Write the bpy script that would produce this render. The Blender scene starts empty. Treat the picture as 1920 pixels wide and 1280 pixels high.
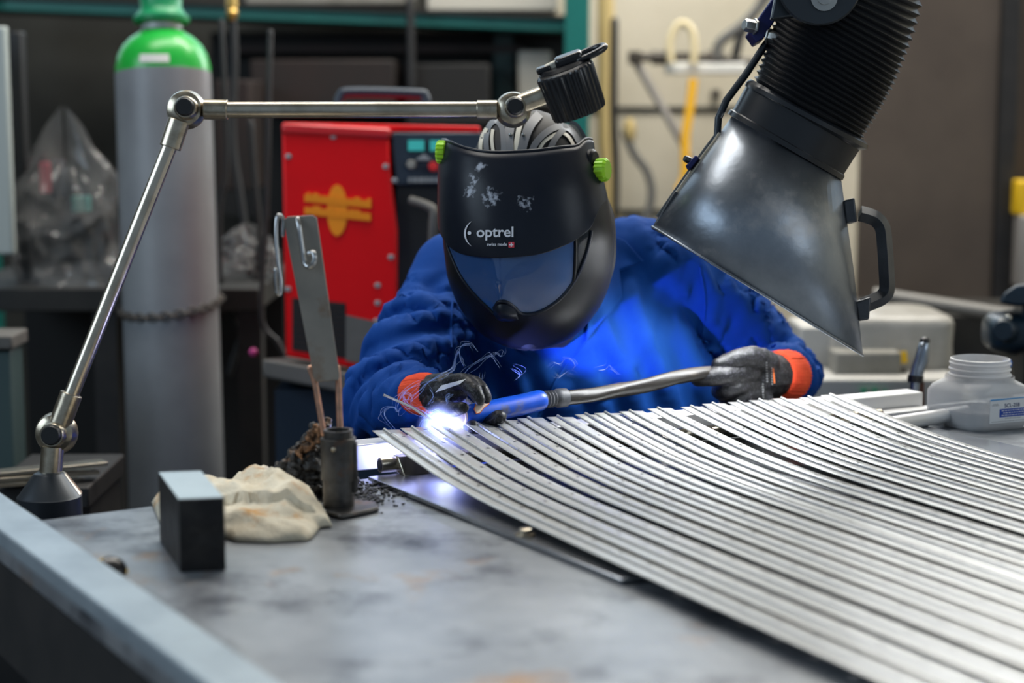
import bpy, bmesh, math, random
from mathutils import Vector, Matrix, noise
from mathutils.bvhtree import BVHTree
random.seed(7)
R = math.radians
S = bpy.context.scene
COL = S.collection

# ------------------------------------------------------------------ camera
F = 3400.0                      # focal length in pixels of the 1920 px wide frame
PITCH = R(7.65)
CAM = Vector((0, 0, 1.46))
FWD = Vector((0, math.cos(PITCH), -math.sin(PITCH)))
UP = Vector((0, math.sin(PITCH), math.cos(PITCH)))
RT = Vector((1, 0, 0))
cd = bpy.data.cameras.new('camera'); cam = bpy.data.objects.new('camera', cd); COL.objects.link(cam)
cam.location = CAM; cam.rotation_euler = (R(90) - PITCH, 0, 0)
cd.sensor_width = 36; cd.lens = F / 1920 * 36
cd.clip_start = .05; cd.clip_end = 60
cd.dof.use_dof = True; cd.dof.focus_distance = 2.84
cd.dof.aperture_fstop = (cd.lens / 1000) / .029
cd.dof.aperture_blades = 0
S.camera = cam

def P(px, py, zc):
    """the point seen at a photograph pixel, zc metres in front of the camera"""
    return CAM + RT * ((px - 960) / F * zc) + UP * (-(py - 640) / F * zc) + FWD * zc
def T(px, py, z=.9):
    """the point of the horizontal plane z seen at a photograph pixel"""
    d = RT * ((px - 960) / F) + UP * (-(py - 640) / F) + FWD
    return CAM + d * ((z - CAM.z) / d.z)
def px(n, zc): return n * zc / F

# ------------------------------------------------------------------ world, exposure, lights
S.view_settings.view_transform = 'Standard'; S.view_settings.look = 'None'
S.view_settings.exposure = 0.0; S.view_settings.gamma = 1.0; S.view_settings.use_curve_mapping = False
S.cycles.max_bounces = 7; S.cycles.diffuse_bounces = 3; S.cycles.glossy_bounces = 4
S.cycles.transparent_max_bounces = 24; S.cycles.transmission_bounces = 4
S.cycles.sample_clamp_indirect = 4.0; S.cycles.caustics_reflective = False; S.cycles.caustics_refractive = False
W = bpy.data.worlds.new('sky'); S.world = W; W.use_nodes = True
wb = W.node_tree.nodes['Background']; wb.inputs[0].default_value = (.62, .8, 1, 1); wb.inputs[1].default_value = .28

def area(name, loc, target, sx, sy, power, col):
    l = bpy.data.lights.new(name, 'AREA'); l.shape = 'RECTANGLE'; l.size = sx; l.size_y = sy
    l.energy = power; l.color = col
    o = bpy.data.objects.new(name, l); COL.objects.link(o); o.location = loc
    o.rotation_euler = (Vector(target) - Vector(loc)).to_track_quat('-Z', 'Y').to_euler()
    return o
area('ceiling_fill_light', (-.6, 3.9, 4.2), (-.3, 3.4, 1), 2.6, 1.0, 80, (1, .96, .9))  # unseen lamp added overhead for soft top light
area('ceiling_fill_light', (1.2, 5.3, 4.2), (1.1, 6.3, 1.2), 2.4, 1.2, 150, (1, .95, .86))  # unseen lamp added, aimed to brighten the cream wall
area('daylight_left', (-3.6, 1.6, 2.7), (0, 3, 1.1), 2.6, 1.6, 70, (.68, .84, 1))
area('daylight_right', (3.7, 1.2, 2.9), (.5, 3, 1.1), 2.2, 1.6, 34, (.8, .9, 1))
ARC = P(833, 803, 2.835)
pl = bpy.data.lights.new('arc_light', 'SPOT'); pl.energy = 70; pl.color = (.20, .26, 1); pl.shadow_soft_size = .006; pl.spot_size = R(125); pl.spot_blend = .5
plo = bpy.data.objects.new('arc_light', pl); COL.objects.link(plo); plo.location = ARC + Vector((.001, .008, .0125))   # spot cone aimed at the chest keeps the sleeve and table darker
plo.rotation_euler = (P(1240, 540, 3.25) - plo.location).to_track_quat('-Z', 'Y').to_euler()

# ------------------------------------------------------------------ materials
M = {}
def mat(name, col, rough=.5, metal=0.0, var=None, scale=8, bump=0, bscale=60, coat=0, spec=.5, emit=None, stretch=None, lo=.4, hi=.65):
    m = bpy.data.materials.new(name); m.use_nodes = True; M[name] = m
    nt = m.node_tree; b = nt.nodes['Principled BSDF']
    b.inputs['Base Color'].default_value = (*col, 1); b.inputs['Roughness'].default_value = rough
    b.inputs['Metallic'].default_value = metal; b.inputs['Coat Weight'].default_value = coat
    b.inputs['Specular IOR Level'].default_value = spec
    tc = nt.nodes.new('ShaderNodeTexCoord'); src = tc.outputs['Object']
    if stretch:
        mp = nt.nodes.new('ShaderNodeMapping'); mp.inputs['Scale'].default_value = stretch
        nt.links.new(src, mp.inputs[0]); src = mp.outputs[0]
    if var:
        n = nt.nodes.new('ShaderNodeTexNoise'); n.inputs['Scale'].default_value = scale; n.inputs['Detail'].default_value = 6
        n.inputs['Roughness'].default_value = .62
        nt.links.new(src, n.inputs['Vector'])
        r = nt.nodes.new('ShaderNodeValToRGB'); r.color_ramp.elements[0].position = lo; r.color_ramp.elements[1].position = hi
        r.color_ramp.elements[0].color = (*col, 1); r.color_ramp.elements[1].color = (*var, 1)
        nt.links.new(n.outputs[0], r.inputs[0]); nt.links.new(r.outputs[0], b.inputs['Base Color'])
    if bump:
        n2 = nt.nodes.new('ShaderNodeTexNoise'); n2.inputs['Scale'].default_value = bscale; n2.inputs['Detail'].default_value = 4
        nt.links.new(src, n2.inputs['Vector'])
        bp = nt.nodes.new('ShaderNodeBump'); bp.inputs['Strength'].default_value = bump; bp.inputs['Distance'].default_value = .01
        nt.links.new(n2.outputs[0], bp.inputs['Height']); nt.links.new(bp.outputs[0], b.inputs['Normal'])
    if emit:
        b.inputs['Emission Color'].default_value = (*emit[:3], 1); b.inputs['Emission Strength'].default_value = emit[3]
    return m
def add_stain(m, col, scale, lo, hi, seed=0.0, rough=None):
    """a second layer of noise-shaped stain over a material's colour"""
    nt = m.node_tree; b = nt.nodes['Principled BSDF']
    tc = nt.nodes.new('ShaderNodeTexCoord'); mp = nt.nodes.new('ShaderNodeMapping'); mp.inputs['Location'].default_value = (seed, seed * 1.7, seed * .6)
    nt.links.new(tc.outputs['Object'], mp.inputs[0])
    n = nt.nodes.new('ShaderNodeTexNoise'); n.inputs['Scale'].default_value = scale; n.inputs['Detail'].default_value = 7; n.inputs['Roughness'].default_value = .66
    nt.links.new(mp.outputs[0], n.inputs['Vector'])
    mr = nt.nodes.new('ShaderNodeMapRange'); mr.inputs[1].default_value = lo; mr.inputs[2].default_value = hi
    nt.links.new(n.outputs[0], mr.inputs[0])
    mx = nt.nodes.new('ShaderNodeMix'); mx.data_type = 'RGBA'
    nt.links.new(mr.outputs[0], mx.inputs[0])
    ci = b.inputs['Base Color']
    if ci.is_linked: nt.links.new(ci.links[0].from_socket, mx.inputs[6])
    else: mx.inputs[6].default_value = ci.default_value
    mx.inputs[7].default_value = (*col, 1)
    nt.links.new(mx.outputs[2], ci)
    if rough is not None:
        r2 = nt.nodes.new('ShaderNodeMapRange'); r2.inputs[3].default_value = b.inputs['Roughness'].default_value; r2.inputs[4].default_value = rough
        nt.links.new(mr.outputs[0], r2.inputs[0]); nt.links.new(r2.outputs[0], b.inputs['Roughness'])
    return mx
def add_patch(m, col, centre, radius, scale=14, amt=.8, lo=.18, hi=.42):
    """a stain with a place of its own: a noisy blob round an object-space point"""
    nt = m.node_tree; b = nt.nodes['Principled BSDF']
    tc = nt.nodes.new('ShaderNodeTexCoord')
    vd = nt.nodes.new('ShaderNodeVectorMath'); vd.operation = 'DISTANCE'; vd.inputs[1].default_value = centre
    nt.links.new(tc.outputs['Object'], vd.inputs[0])
    n = nt.nodes.new('ShaderNodeTexNoise'); n.inputs['Scale'].default_value = scale; n.inputs['Detail'].default_value = 6
    nt.links.new(tc.outputs['Object'], n.inputs['Vector'])
    mr = nt.nodes.new('ShaderNodeMapRange'); mr.inputs[1].default_value = radius; mr.inputs[2].default_value = 0; mr.inputs[3].default_value = 0; mr.inputs[4].default_value = 1
    nt.links.new(vd.outputs['Value'], mr.inputs[0])
    mu = nt.nodes.new('ShaderNodeMath'); mu.operation = 'MULTIPLY'
    nt.links.new(mr.outputs[0], mu.inputs[0]); nt.links.new(n.outputs[0], mu.inputs[1])
    m2 = nt.nodes.new('ShaderNodeMapRange'); m2.inputs[1].default_value = lo; m2.inputs[2].default_value = hi; m2.inputs[4].default_value = amt
    nt.links.new(mu.outputs[0], m2.inputs[0])
    mx = nt.nodes.new('ShaderNodeMix'); mx.data_type = 'RGBA'
    nt.links.new(m2.outputs[0], mx.inputs[0])
    ci = b.inputs['Base Color']
    if ci.is_linked: nt.links.new(ci.links[0].from_socket, mx.inputs[6])
    else: mx.inputs[6].default_value = ci.default_value
    mx.inputs[7].default_value = (*col, 1); nt.links.new(mx.outputs[2], ci)

mat('table_steel', (.28, .30, .33), .38, .62, (.42, .44, .465), 5, .08, 30)
add_stain(M['table_steel'], (.055, .062, .08), 6, .50, .68, 3, .5)
add_stain(M['table_steel'], (.34, .20, .10), 4.2, .58, .70, 9, .5)
mat('edge_steel', (.44, .51, .56), .42, .5, (.34, .40, .45), 10, .05, 40)
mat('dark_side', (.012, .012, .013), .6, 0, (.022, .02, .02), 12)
mat('hinge_steel', (.68, .68, .66), .31, .58, (.75, .75, .73), 30, 0, stretch=(1, 1, 1))
mat('barrel_steel', (.64, .65, .66), .34, .7)
mat('sheet_steel', (.50, .52, .55), .24, .95, (.40, .42, .46), 6)
mat('aluminium', (.80, .80, .80), .36, .55)
mat('satin_steel', (.55, .49, .40), .26, .95, (.42, .37, .29), 22, .02, 90, stretch=(1, 1, 1))
mat('nickel', (.52, .46, .36), .28, .92, (.32, .27, .20), 40, .03, 90)
mat('black_rubber', (.008, .008, .009), .42)
mat('black_plastic', (.010, .010, .012), .28)
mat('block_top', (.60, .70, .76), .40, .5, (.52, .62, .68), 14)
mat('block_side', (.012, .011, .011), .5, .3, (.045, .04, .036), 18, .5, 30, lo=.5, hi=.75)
mat('rag_cloth', (.80, .73, .58), .95, 0, (.68, .59, .44), 25, .35, 260)
add_stain(M['rag_cloth'], (.62, .32, .10), 16, .56, .70, 5)
mat('plate_steel', (.27, .245, .21), .45, .55, (.34, .30, .25), 9, .06, 70)
add_stain(M['plate_steel'], (.22, .13, .075), 12, .56, .72, 4)
mat('wire_steel', (.45, .45, .45), .22, .95)
mat('copper', (.62, .33, .22), .38, .8, (.40, .24, .17), 60)
mat('pipe_steel', (.11, .105, .10), .42, .75, (.045, .042, .04), 22, .12, 60)
add_stain(M['pipe_steel'], (.16, .08, .045), 18, .6, .72, 2)
mat('slag', (.010, .009, .008), .5, 0, (.03, .026, .022), 40, .6, 120)
add_stain(M['slag'], (.42, .22, .11), 9, .62, .70, 7)
mat('slag_brown', (.30, .15, .07), .85, 0, (.035, .022, .014), 45, .9, 150, lo=.42, hi=.6)
mat('crumb', (.012, .012, .012), .5, .2, (.06, .055, .05), 90)
mat('brown_bit', (.55, .30, .15), .8)
mat('jacket', (.003, .052, .27), .85, 0, (.004, .062, .31), 7, .12, 500, spec=.2)
mat('trousers', (.006, .02, .09), .9)
mat('skin', (.50, .30, .22), .55)
mat('hair', (.02, .015, .012), .7)
mat('boot', (.02, .018, .016), .5)
mat('glove', (.006, .007, .008), .45, 0, (.011, .012, .014), 20, .15, 180, spec=.35)
add_stain(M['glove'], (.07, .065, .085), 300, .52, .66, 2)
mat('glove_shiny', (.008, .009, .011), .16, 0, None, 20, .12, 60)
mat('cuff_orange', (.95, .10, .03), .85, 0, (.85, .07, .02), 30, .2, 200)
mat('white_print', (.75, .75, .75), .6)
mat('grey_print', (.28, .29, .30), .6)
mat('orange_print', (.8, .18, .04), .6)
mat('tag_white', (.72, .72, .68), .7)
mat('helmet_cover', (.006, .009, .017), .36, 0, (.010, .014, .024), 9, .03, 40, spec=.25)
mat('helmet_shell', (.005, .0055, .007), .45, spec=.25)
mat('seal_black', (.006, .006, .007), .75)
mat('lime', (.42, .80, .03), .42)
mat('lens_blue', (.03, .02, .55), .12, 0, emit=None)
mat('strap_grey', (.13, .135, .145), .5)
mat('strap_white', (.62, .58, .48), .6)
mat('crown_black', (.006, .006, .007), .6)
mat('logo_white', (.80, .82, .88), .5)
mat('logo_red', (.72, .06, .09), .5)
mat('torch_blue', (.006, .085, .62), .34, 0, (.01, .11, .70), 12)
add_stain(M['torch_blue'], (.10, .10, .11), 14, .55, .66, 1.3)
mat('trigger_white', (.80, .62, .50), .45)
mat('collar_grey', (.10, .105, .12), .5, 0, (.05, .05, .055), 50)
mat('hose_sheath', (.016, .014, .012), .40, 0, (.075, .06, .048), 9, .05, 30, coat=0, spec=.35, lo=.52, hi=.72, stretch=(1, 6, 6))
mat('ceramic', (.75, .55, .5), .4)
mat('rod_steel', (.5, .5, .52), .3, .9)
mat('hood_steel', (.27, .30, .34), .37, .84, (.15, .17, .20), 5, .10, 26, lo=.36, hi=.62)
add_stain(M['hood_steel'], (.38, .38, .39), 10, .54, .72, 8, .55)
mat('hood_black', (.010, .012, .016), .30)
mat('bellows', (.007, .008, .010), .34)
mat('dark_metal', (.035, .042, .05), .38, .5)
mat('handle_grey', (.045, .050, .058), .36, .5, (.07, .075, .085), 20)
mat('blue_bracket', (.015, .02, .11), .4, .3)
mat('bolt_steel', (.42, .42, .40), .32, .9)
mat('jar_liquid', (.05, .043, .045), .35)
mat('label_white', (.82, .84, .86), .5)
mat('label_blue', (.015, .07, .42), .5)
mat('label_sky', (.10, .36, .70), .5)
mat('text_navy', (.02, .035, .14), .5)
mat('cap_blue', (.01, .16, .62), .4)
mat('brush_steel', (.30, .34, .40), .22, .8)
mat('brush_white', (.75, .75, .74), .6)
mat('brush_brown', (.10, .035, .02), .6)
mat('machine_red', (.80, .002, .006), .40, 0, (.72, .002, .005), 4, spec=.25)
mat('machine_red_lip', (.62, .02, .025), .22, 0)
mat('emblem_orange', (1, .30, .0), .55)
mat('machine_navy', (.020, .034, .055), .4)
mat('machine_black', (.008, .008, .009), .5)
mat('machine_grey', (.11, .105, .095), .6, 0, (.14, .13, .12), 8)
mat('display_teal', (.05, .42, .40), .3, 0, emit=(.05, .5, .45, .25))
mat('knob_red', (.75, .03, .03), .4)
mat('knob_grey', (.30, .29, .26), .5)
mat('cyl_grey', (.235, .25, .265), .42, 0, (.19, .20, .215), 4, .03, 30)
add_patch(M['cyl_grey'], (.30, .12, .03), (-.055, -.10, 1.30), .05, 30, .9)
mat('cyl_green', (.015, .42, .05), .28, 0)
mat('cap_green', (.006, .27, .10), .4)
mat('ring_grey', (.42, .42, .42), .5, .3)
mat('chain_steel', (.10, .09, .08), .5, .6)
mat('rack_teal', (.004, .15, .13), .45, 0, (.004, .11, .10), 3)
mat('rack_dark', (.004, .03, .028), .5)
mat('board_dark', (.006, .006, .006), .7)
mat('brown_dark', (.020, .010, .008), .7, 0, (.012, .008, .007), 4)
mat('carton_grey', (.28, .27, .24), .8, 0, (.20, .19, .16), 5)
mat('carton_pale', (.55, .53, .46), .8)
mat('brass', (.55, .36, .10), .35, .8)
mat('cable_black', (.010, .010, .011), .5)
mat('cable_grey', (.10, .10, .095), .5)
mat('film_clear', (.35, .36, .36), .16, 0, (.12, .12, .12), 12, .9, 22)
mat('pink', (.70, .08, .13), .5)
mat('magenta', (.55, .05, .25), .5)
mat('teal_bit', (.12, .42, .36), .5)
mat('bench_dark', (.012, .011, .010), .6, 0, (.024, .022, .019), 6)
mat('cabinet_pale', (.42, .46, .44), .5)
mat('cabinet_teal', (.05, .085, .085), .5)
mat('floor_concrete', (.055, .053, .05), .6, 0, (.08, .077, .07), 3)
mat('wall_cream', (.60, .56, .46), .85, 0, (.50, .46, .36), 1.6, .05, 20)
mat('wall_grey', (.038, .039, .034), .9, 0, (.024, .024, .021), 2)  # grey concrete, darkened further for the shade under the rack
mat('ceiling_paint', (.30, .30, .28), .9)
mat('door_brown', (.105, .080, .062), .6, 0, (.075, .056, .044), 2.2)
mat('pipe_grey', (.32, .30, .28), .5, .2)
mat('bracket_dark', (.06, .05, .04), .5, .3)
mat('strap_yellow', (.80, .42, .01), .6)
mat('hose_yellow', (.66, .56, .34), .6)
mat('tape_ochre', (.50, .38, .16), .7)
mat('carton_white', (.50, .49, .46), .7, 0, (.40, .385, .35), 4)
mat('film_white', (.46, .44, .40), .35, 0, (.30, .285, .25), 6, .6, 14)
mat('green_print', (.02, .42, .20), .6)
mat('vise_blue', (.010, .024, .040), .34, .2, (.014, .034, .055), 8)
mat('grey_bar', (.16, .155, .145), .5, .3)
mat('yellow_paint', (.85, .52, .01), .5)
mat('window_frame', (.5, .5, .5), .5)

def glassy(name, tint, transp, rough, tcol=(1, 1, 1)):
    m = bpy.data.materials.new(name); m.use_nodes = True; M[name] = m; nt = m.node_tree; b = nt.nodes['Principled BSDF']
    b.inputs['Base Color'].default_value = (*tint, 1); b.inputs['Roughness'].default_value = rough
    t = nt.nodes.new('ShaderNodeBsdfTransparent'); t.inputs[0].default_value = (*tcol, 1)
    mx = nt.nodes.new('ShaderNodeMixShader'); mx.inputs[0].default_value = transp
    nt.links.new(b.outputs[0], mx.inputs[1]); nt.links.new(t.outputs[0], mx.inputs[2])
    nt.links.new(mx.outputs[0], nt.nodes['Material Output'].inputs[0]); return m
glassy('visor_glass', (.035, .10, .27), .20, .04, (.55, .62, .85))
M['visor_glass'].node_tree.nodes['Principled BSDF'].inputs['Coat Weight'].default_value = 1
glassy('side_window', (.04, .045, .05), .45, .06, (.8, .85, .9))
glassy('clear_film', (.22, .22, .22), .62, .08)
glassy('smoke', (.42, .58, 1), .84, .9)
glassy('jar_plastic', (.88, .88, .89), .40, .30)
M['jar_plastic'].node_tree.nodes['Principled BSDF'].inputs['Subsurface Weight'].default_value = .3
M['jar_plastic'].node_tree.nodes['Principled BSDF'].inputs['Subsurface Radius'].default_value = (.03, .03, .03)
def emission(name, col, st):
    m = bpy.data.materials.new(name); m.use_nodes = True; M[name] = m; nt = m.node_tree
    nt.nodes.remove(nt.nodes['Principled BSDF'])
    e = nt.nodes.new('ShaderNodeEmission'); e.inputs[0].default_value = (*col, 1); e.inputs[1].default_value = st
    nt.links.new(e.outputs[0], nt.nodes['Material Output'].inputs[0]); return m
emission('pane_sky', (.62, .82, 1), 1.7)
emission('pane_boosted', (.93, .97, 1), 11)  # one unseen pane made to glow stronger, to whiten the hinges' reflections
emission('arc_core', (.74, .80, 1), 12)
emission("hood_lamp", (.95, .98, 1), 54)

# hinge leaf: drilled holes cut by the leaf's own UV (metres along, metres across)
def hinge_leaf_material():
    m = M['hinge_steel']; nt = m.node_tree; b = nt.nodes['Principled BSDF']
    uv = nt.nodes.new('ShaderNodeUVMap'); sx = nt.nodes.new('ShaderNodeSeparateXYZ'); nt.links.new(uv.outputs[0], sx.inputs[0])
    def mth(op, a, bv=None, cv=None):
        n = nt.nodes.new('ShaderNodeMath'); n.operation = op
        for i, v in enumerate((a, bv, cv)):
            if v is None: continue
            if isinstance(v, (int, float)): n.inputs[i].default_value = v
            else: nt.links.new(v, n.inputs[i])
        return n.outputs[0]
    u = mth('SUBTRACT', mth('FRACT', mth('DIVIDE', sx.outputs[0], .065)), .5)
    u = mth('MULTIPLY', u, .065); v = mth('SUBTRACT', sx.outputs[1], .017)
    d = mth('SQRT', mth('ADD', mth('MULTIPLY', u, u), mth('MULTIPLY', v, v)))
    hole = mth('LESS_THAN', d, .0031)
    t = nt.nodes.new('ShaderNodeBsdfTransparent'); mx = nt.nodes.new('ShaderNodeMixShader')
    nt.links.new(hole, mx.inputs[0]); nt.links.new(b.outputs[0], mx.inputs[1]); nt.links.new(t.outputs[0], mx.inputs[2])
    nt.links.new(mx.outputs[0], nt.nodes['Material Output'].inputs[0])
hinge_leaf_material()

# ------------------------------------------------------------------ mesh helpers (all in world coordinates)
class MB:
    def __init__(s): s.v = []; s.f = []; s.uv = {}
    def add(s, vs, fs):
        k = len(s.v); s.v += [Vector(v) for v in vs]; s.f += [tuple(i + k for i in f) for f in fs]; return s
    def box(s, c, size, ax=None, ay=None, az=None):
        c = Vector(c); ax = Vector(ax or (1, 0, 0)).normalized(); ay = Vector(ay or (0, 1, 0)).normalized(); az = Vector(az).normalized() if az else ax.cross(ay).normalized()
        x, y, z = (q / 2 for q in size)
        vs = [c + ax * (x * i) + ay * (y * j) + az * (z * k) for k in (-1, 1) for j in (-1, 1) for i in (-1, 1)]
        return s.add(vs, [(0, 2, 3, 1), (4, 5, 7, 6), (0, 1, 5, 4), (2, 6, 7, 3), (0, 4, 6, 2), (1, 3, 7, 5)])
    def prism(s, poly, h):
        """a polygon of points pushed by the vector h"""
        n = len(poly); h = Vector(h); vs = [Vector(p) for p in poly] + [Vector(p) + h for p in poly]
        return s.add(vs, [tuple(range(n))[::-1], tuple(range(n, 2 * n))] + [(i, (i + 1) % n, n + (i + 1) % n, n + i) for i in range(n)])
    def loft(s, rings, cap=True, closed=True):
        n = len(rings[0]); vs = [p for r in rings for p in r]; fs = []
        for a in range(len(rings) - 1):
            for i in range(n if closed else n - 1):
                j = (i + 1) % n; fs.append((a * n + i, a * n + j, (a + 1) * n + j, (a + 1) * n + i))
        if cap: fs += [tuple(range(n))[::-1], tuple((len(rings) - 1) * n + i for i in range(n))]
        return s.add(vs, fs)
    def tube(s, path, rad, n=12, cap='flat', flat=1.0, ref=None):
        path = [Vector(p) for p in path]
        if not isinstance(rad, (list, tuple)): rad = [rad] * len(path)
        tg = [(path[min(i + 1, len(path) - 1)] - path[max(i - 1, 0)]).normalized() for i in range(len(path))]
        up = Vector(ref) if ref else (Vector((0, 0, 1)) if abs(tg[0].z) < .9 else Vector((0, 1, 0)))
        rings = []; a = up - tg[0] * up.dot(tg[0]); a.normalize()
        fr = []
        for t in tg:
            a = (a - t * a.dot(t)).normalized(); fr.append((a.copy(), t.cross(a)))
        def ring(p, r, A, B): return [p + A * (r * math.cos(k * 2 * math.pi / n)) * flat + B * (r * math.sin(k * 2 * math.pi / n)) for k in range(n)]
        if cap == 'round':
            for q in (78, 52, 26): rings.append(ring(path[0] - tg[0] * rad[0] * math.sin(R(q)), rad[0] * math.cos(R(q)), *fr[0]))
        for p, r, (A, B) in zip(path, rad, fr): rings.append(ring(p, r, A, B))
        if cap == 'round':
            for q in (26, 52, 78): rings.append(ring(path[-1] + tg[-1] * rad[-1] * math.sin(R(q)), rad[-1] * math.cos(R(q)), *fr[-1]))
        return s.loft(rings, cap is not None)
    def cyl(s, a, b, r, r2=None, n=24): return s.tube([a, b], [r, r if r2 is None else r2], n)
    def lathe(s, base, axis, prof, n=32, ref=None, cap=True):
        """prof: (radius, distance along the axis)"""
        base = Vector(base); t = Vector(axis).normalized(); A = Vector(ref) if ref else (Vector((1, 0, 0)) if abs(t.x) < .9 else Vector((0, 0, 1)))
        A = (A - t * A.dot(t)).normalized(); B = t.cross(A)
        return s.loft([[base + t * h + A * (r * math.cos(k * 2 * math.pi / n)) + B * (r * math.sin(k * 2 * math.pi / n)) for k in range(n)] for r, h in prof], cap)
    def ball(s, c, r, n=16, sq=(1, 1, 1)):
        c = Vector(c); rings = []
        for i in range(1, n // 2):
            t = math.pi * i / (n // 2)
            rings.append([c + Vector((r * math.sin(t) * math.cos(k * 2 * math.pi / n) * sq[0], r * math.sin(t) * math.sin(k * 2 * math.pi / n) * sq[1], -r * math.cos(t) * sq[2])) for k in range(n)])
        return s.loft(rings)
    def grid(s, fn, nu, nv):
        k = [[Vector(fn(i / nu, j / nv)) for i in range(nu + 1)] for j in range(nv + 1)]
        return s.loft(k, False, False)
    def torus(s, c, axis, r, q, n=28, m=10, sx=1, ref=None):
        c = Vector(c); t = Vector(axis).normalized(); A = Vector(ref) if ref else (Vector((1, 0, 0)) if abs(t.x) < .9 else Vector((0, 0, 1)))
        A = (A - t * A.dot(t)).normalized(); B = t.cross(A); rings = []
        for k in range(n + 1):
            a = k * 2 * math.pi / n; d = A * (math.cos(a) * sx) + B * math.sin(a); e = (A * math.cos(a) + B * math.sin(a))
            rings.append([c + d * r + e * (q * math.cos(j * 2 * math.pi / m)) + t * (q * math.sin(j * 2 * math.pi / m)) for j in range(m)])
        return s.loft(rings, False)
ORG = {}
def link(name, me, m, parent=None, origin=None, bevel=0, solid=0, sub=0, smooth=38, sofs=0, seg=2):
    o = bpy.data.objects.new(name, me); COL.objects.link(o)
    if m:
        me.materials.clear(); me.materials.append(M[m] if isinstance(m, str) else m)
    if parent: o.parent = parent; ORG[o] = ORG[parent]
    else: ORG[o] = Vector(origin); o.location = origin
    me.transform(Matrix.Translation(-ORG[o]))
    if solid: q = o.modifiers.new('solid', 'SOLIDIFY'); q.thickness = solid; q.offset = sofs
    if bevel: q = o.modifiers.new('bevel', 'BEVEL'); q.width = bevel; q.segments = seg; q.limit_method = 'ANGLE'; q.angle_limit = R(40)
    if sub: q = o.modifiers.new('subd', 'SUBSURF'); q.levels = sub; q.render_levels = sub
    if smooth:
        me.polygons.foreach_set('use_smooth', [True] * len(me.polygons)); me.set_sharp_from_angle(angle=R(smooth))
    return o
def build(name, mb, m, parent=None, origin=None, fix=True, **kw):
    me = bpy.data.meshes.new(name); me.from_pydata([tuple(v) for v in mb.v], [], mb.f); me.update()
    if fix:
        b = bmesh.new(); b.from_mesh(me); bmesh.ops.recalc_face_normals(b, faces=b.faces); b.to_mesh(me); b.free()
    if not parent and origin is None:
        xs = [v.x for v in mb.v]; ys = [v.y for v in mb.v]; origin = ((min(xs) + max(xs)) / 2, (min(ys) + max(ys)) / 2, min(v.z for v in mb.v))
    return link(name, me, m, parent, origin, **kw)
def tag(o, label=None, cat=None, group=None, kind=None):
    if label: o['label'] = label
    if cat: o['category'] = cat
    if group: o['group'] = group
    if kind: o['kind'] = kind
    return o
def thing(name, label, cat, loc, group=None):
    o = bpy.data.objects.new(name, None); COL.objects.link(o); o.empty_display_size = .05; o.location = loc; ORG[o] = Vector(loc)
    return tag(o, label, cat, group)
def evaluated(o):
    dg = bpy.context.evaluated_depsgraph_get(); dg.update()
    me = bpy.data.meshes.new_from_object(o.evaluated_get(dg)); return me
def blob(mb, voxel, smooth=4):
    """melts overlapping closed shapes into one continuous surface, still in world coordinates"""
    me = bpy.data.meshes.new('tmp'); me.from_pydata([tuple(v) for v in mb.v], [], mb.f); me.update()
    b = bmesh.new(); b.from_mesh(me); bmesh.ops.recalc_face_normals(b, faces=b.faces); b.to_mesh(me); b.free()
    o = bpy.data.objects.new('tmp', me); COL.objects.link(o)
    q = o.modifiers.new('r', 'REMESH'); q.mode = 'VOXEL'; q.voxel_size = voxel
    if smooth: q = o.modifiers.new('s', 'SMOOTH'); q.factor = .5; q.iterations = smooth
    out = evaluated(o); bpy.data.objects.remove(o); bpy.data.meshes.remove(me); return out
def bvh_of(o):
    """bvh in world coordinates"""
    me = evaluated(o); t = BVHTree.FromPolygons([v.co + ORG[o] for v in me.vertices], [tuple(p.vertices) for p in me.polygons]); bpy.data.meshes.remove(me); return t
def spline(pts, n=8):
    pts = [Vector(p) for p in pts]; q = [pts[0] * 2 - pts[1]] + pts + [pts[-1] * 2 - pts[-2]]; out = []
    for i in range(1, len(q) - 2):
        a, b, c, d = q[i - 1:i + 3]
        for k in range(n):
            t = k / n; out.append(.5 * ((2 * b) + (c - a) * t + (2 * a - 5 * b + 4 * c - d) * t * t + (3 * b - a - 3 * c + d) * t ** 3))
    return out + [pts[-1]]
def lerp(tab, x):
    """piecewise linear table lookup with smooth ends"""
    if x <= tab[0][0]: return tab[0][1]
    for (a, u), (b, w) in zip(tab, tab[1:]):
        if x <= b: return u + (w - u) * (x - a) / (b - a)
    return tab[-1][1]
def cspl(tab, x):
    """smooth (Catmull-Rom) table lookup"""
    n = len(tab)
    if x <= tab[0][0]: return tab[0][1]
    if x >= tab[-1][0]: return tab[-1][1]
    for i in range(n - 1):
        if x <= tab[i + 1][0]:
            x0, y0 = tab[i]; x1, y1 = tab[i + 1]; h = x1 - x0; t = (x - x0) / h
            m0 = (y1 - (tab[i - 1][1] if i else y0)) / (x1 - (tab[i - 1][0] if i else x0)) * h
            m1 = ((tab[i + 2][1] if i + 2 < n else y1) - y0) / ((tab[i + 2][0] if i + 2 < n else x1) - x0) * h
            return (2 * t ** 3 - 3 * t * t + 1) * y0 + (t ** 3 - 2 * t * t + t) * m0 + (-2 * t ** 3 + 3 * t * t) * y1 + (t ** 3 - t * t) * m1
def text_tris(body, size=1.0, extr=0, align='LEFT', bold=0):
    """flat text mesh: vertices (x, y) and faces"""
    c = bpy.data.curves.new('t', 'FONT'); c.body = body; c.size = size; c.align_x = align; c.resolution_u = 4; c.offset = bold
    o = bpy.data.objects.new('t', c); COL.objects.link(o); me = evaluated(o); bpy.data.objects.remove(o)
    v = [(q.co.x, q.co.y) for q in me.vertices]; f = [tuple(p.vertices) for p in me.polygons]; return v, f

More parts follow.
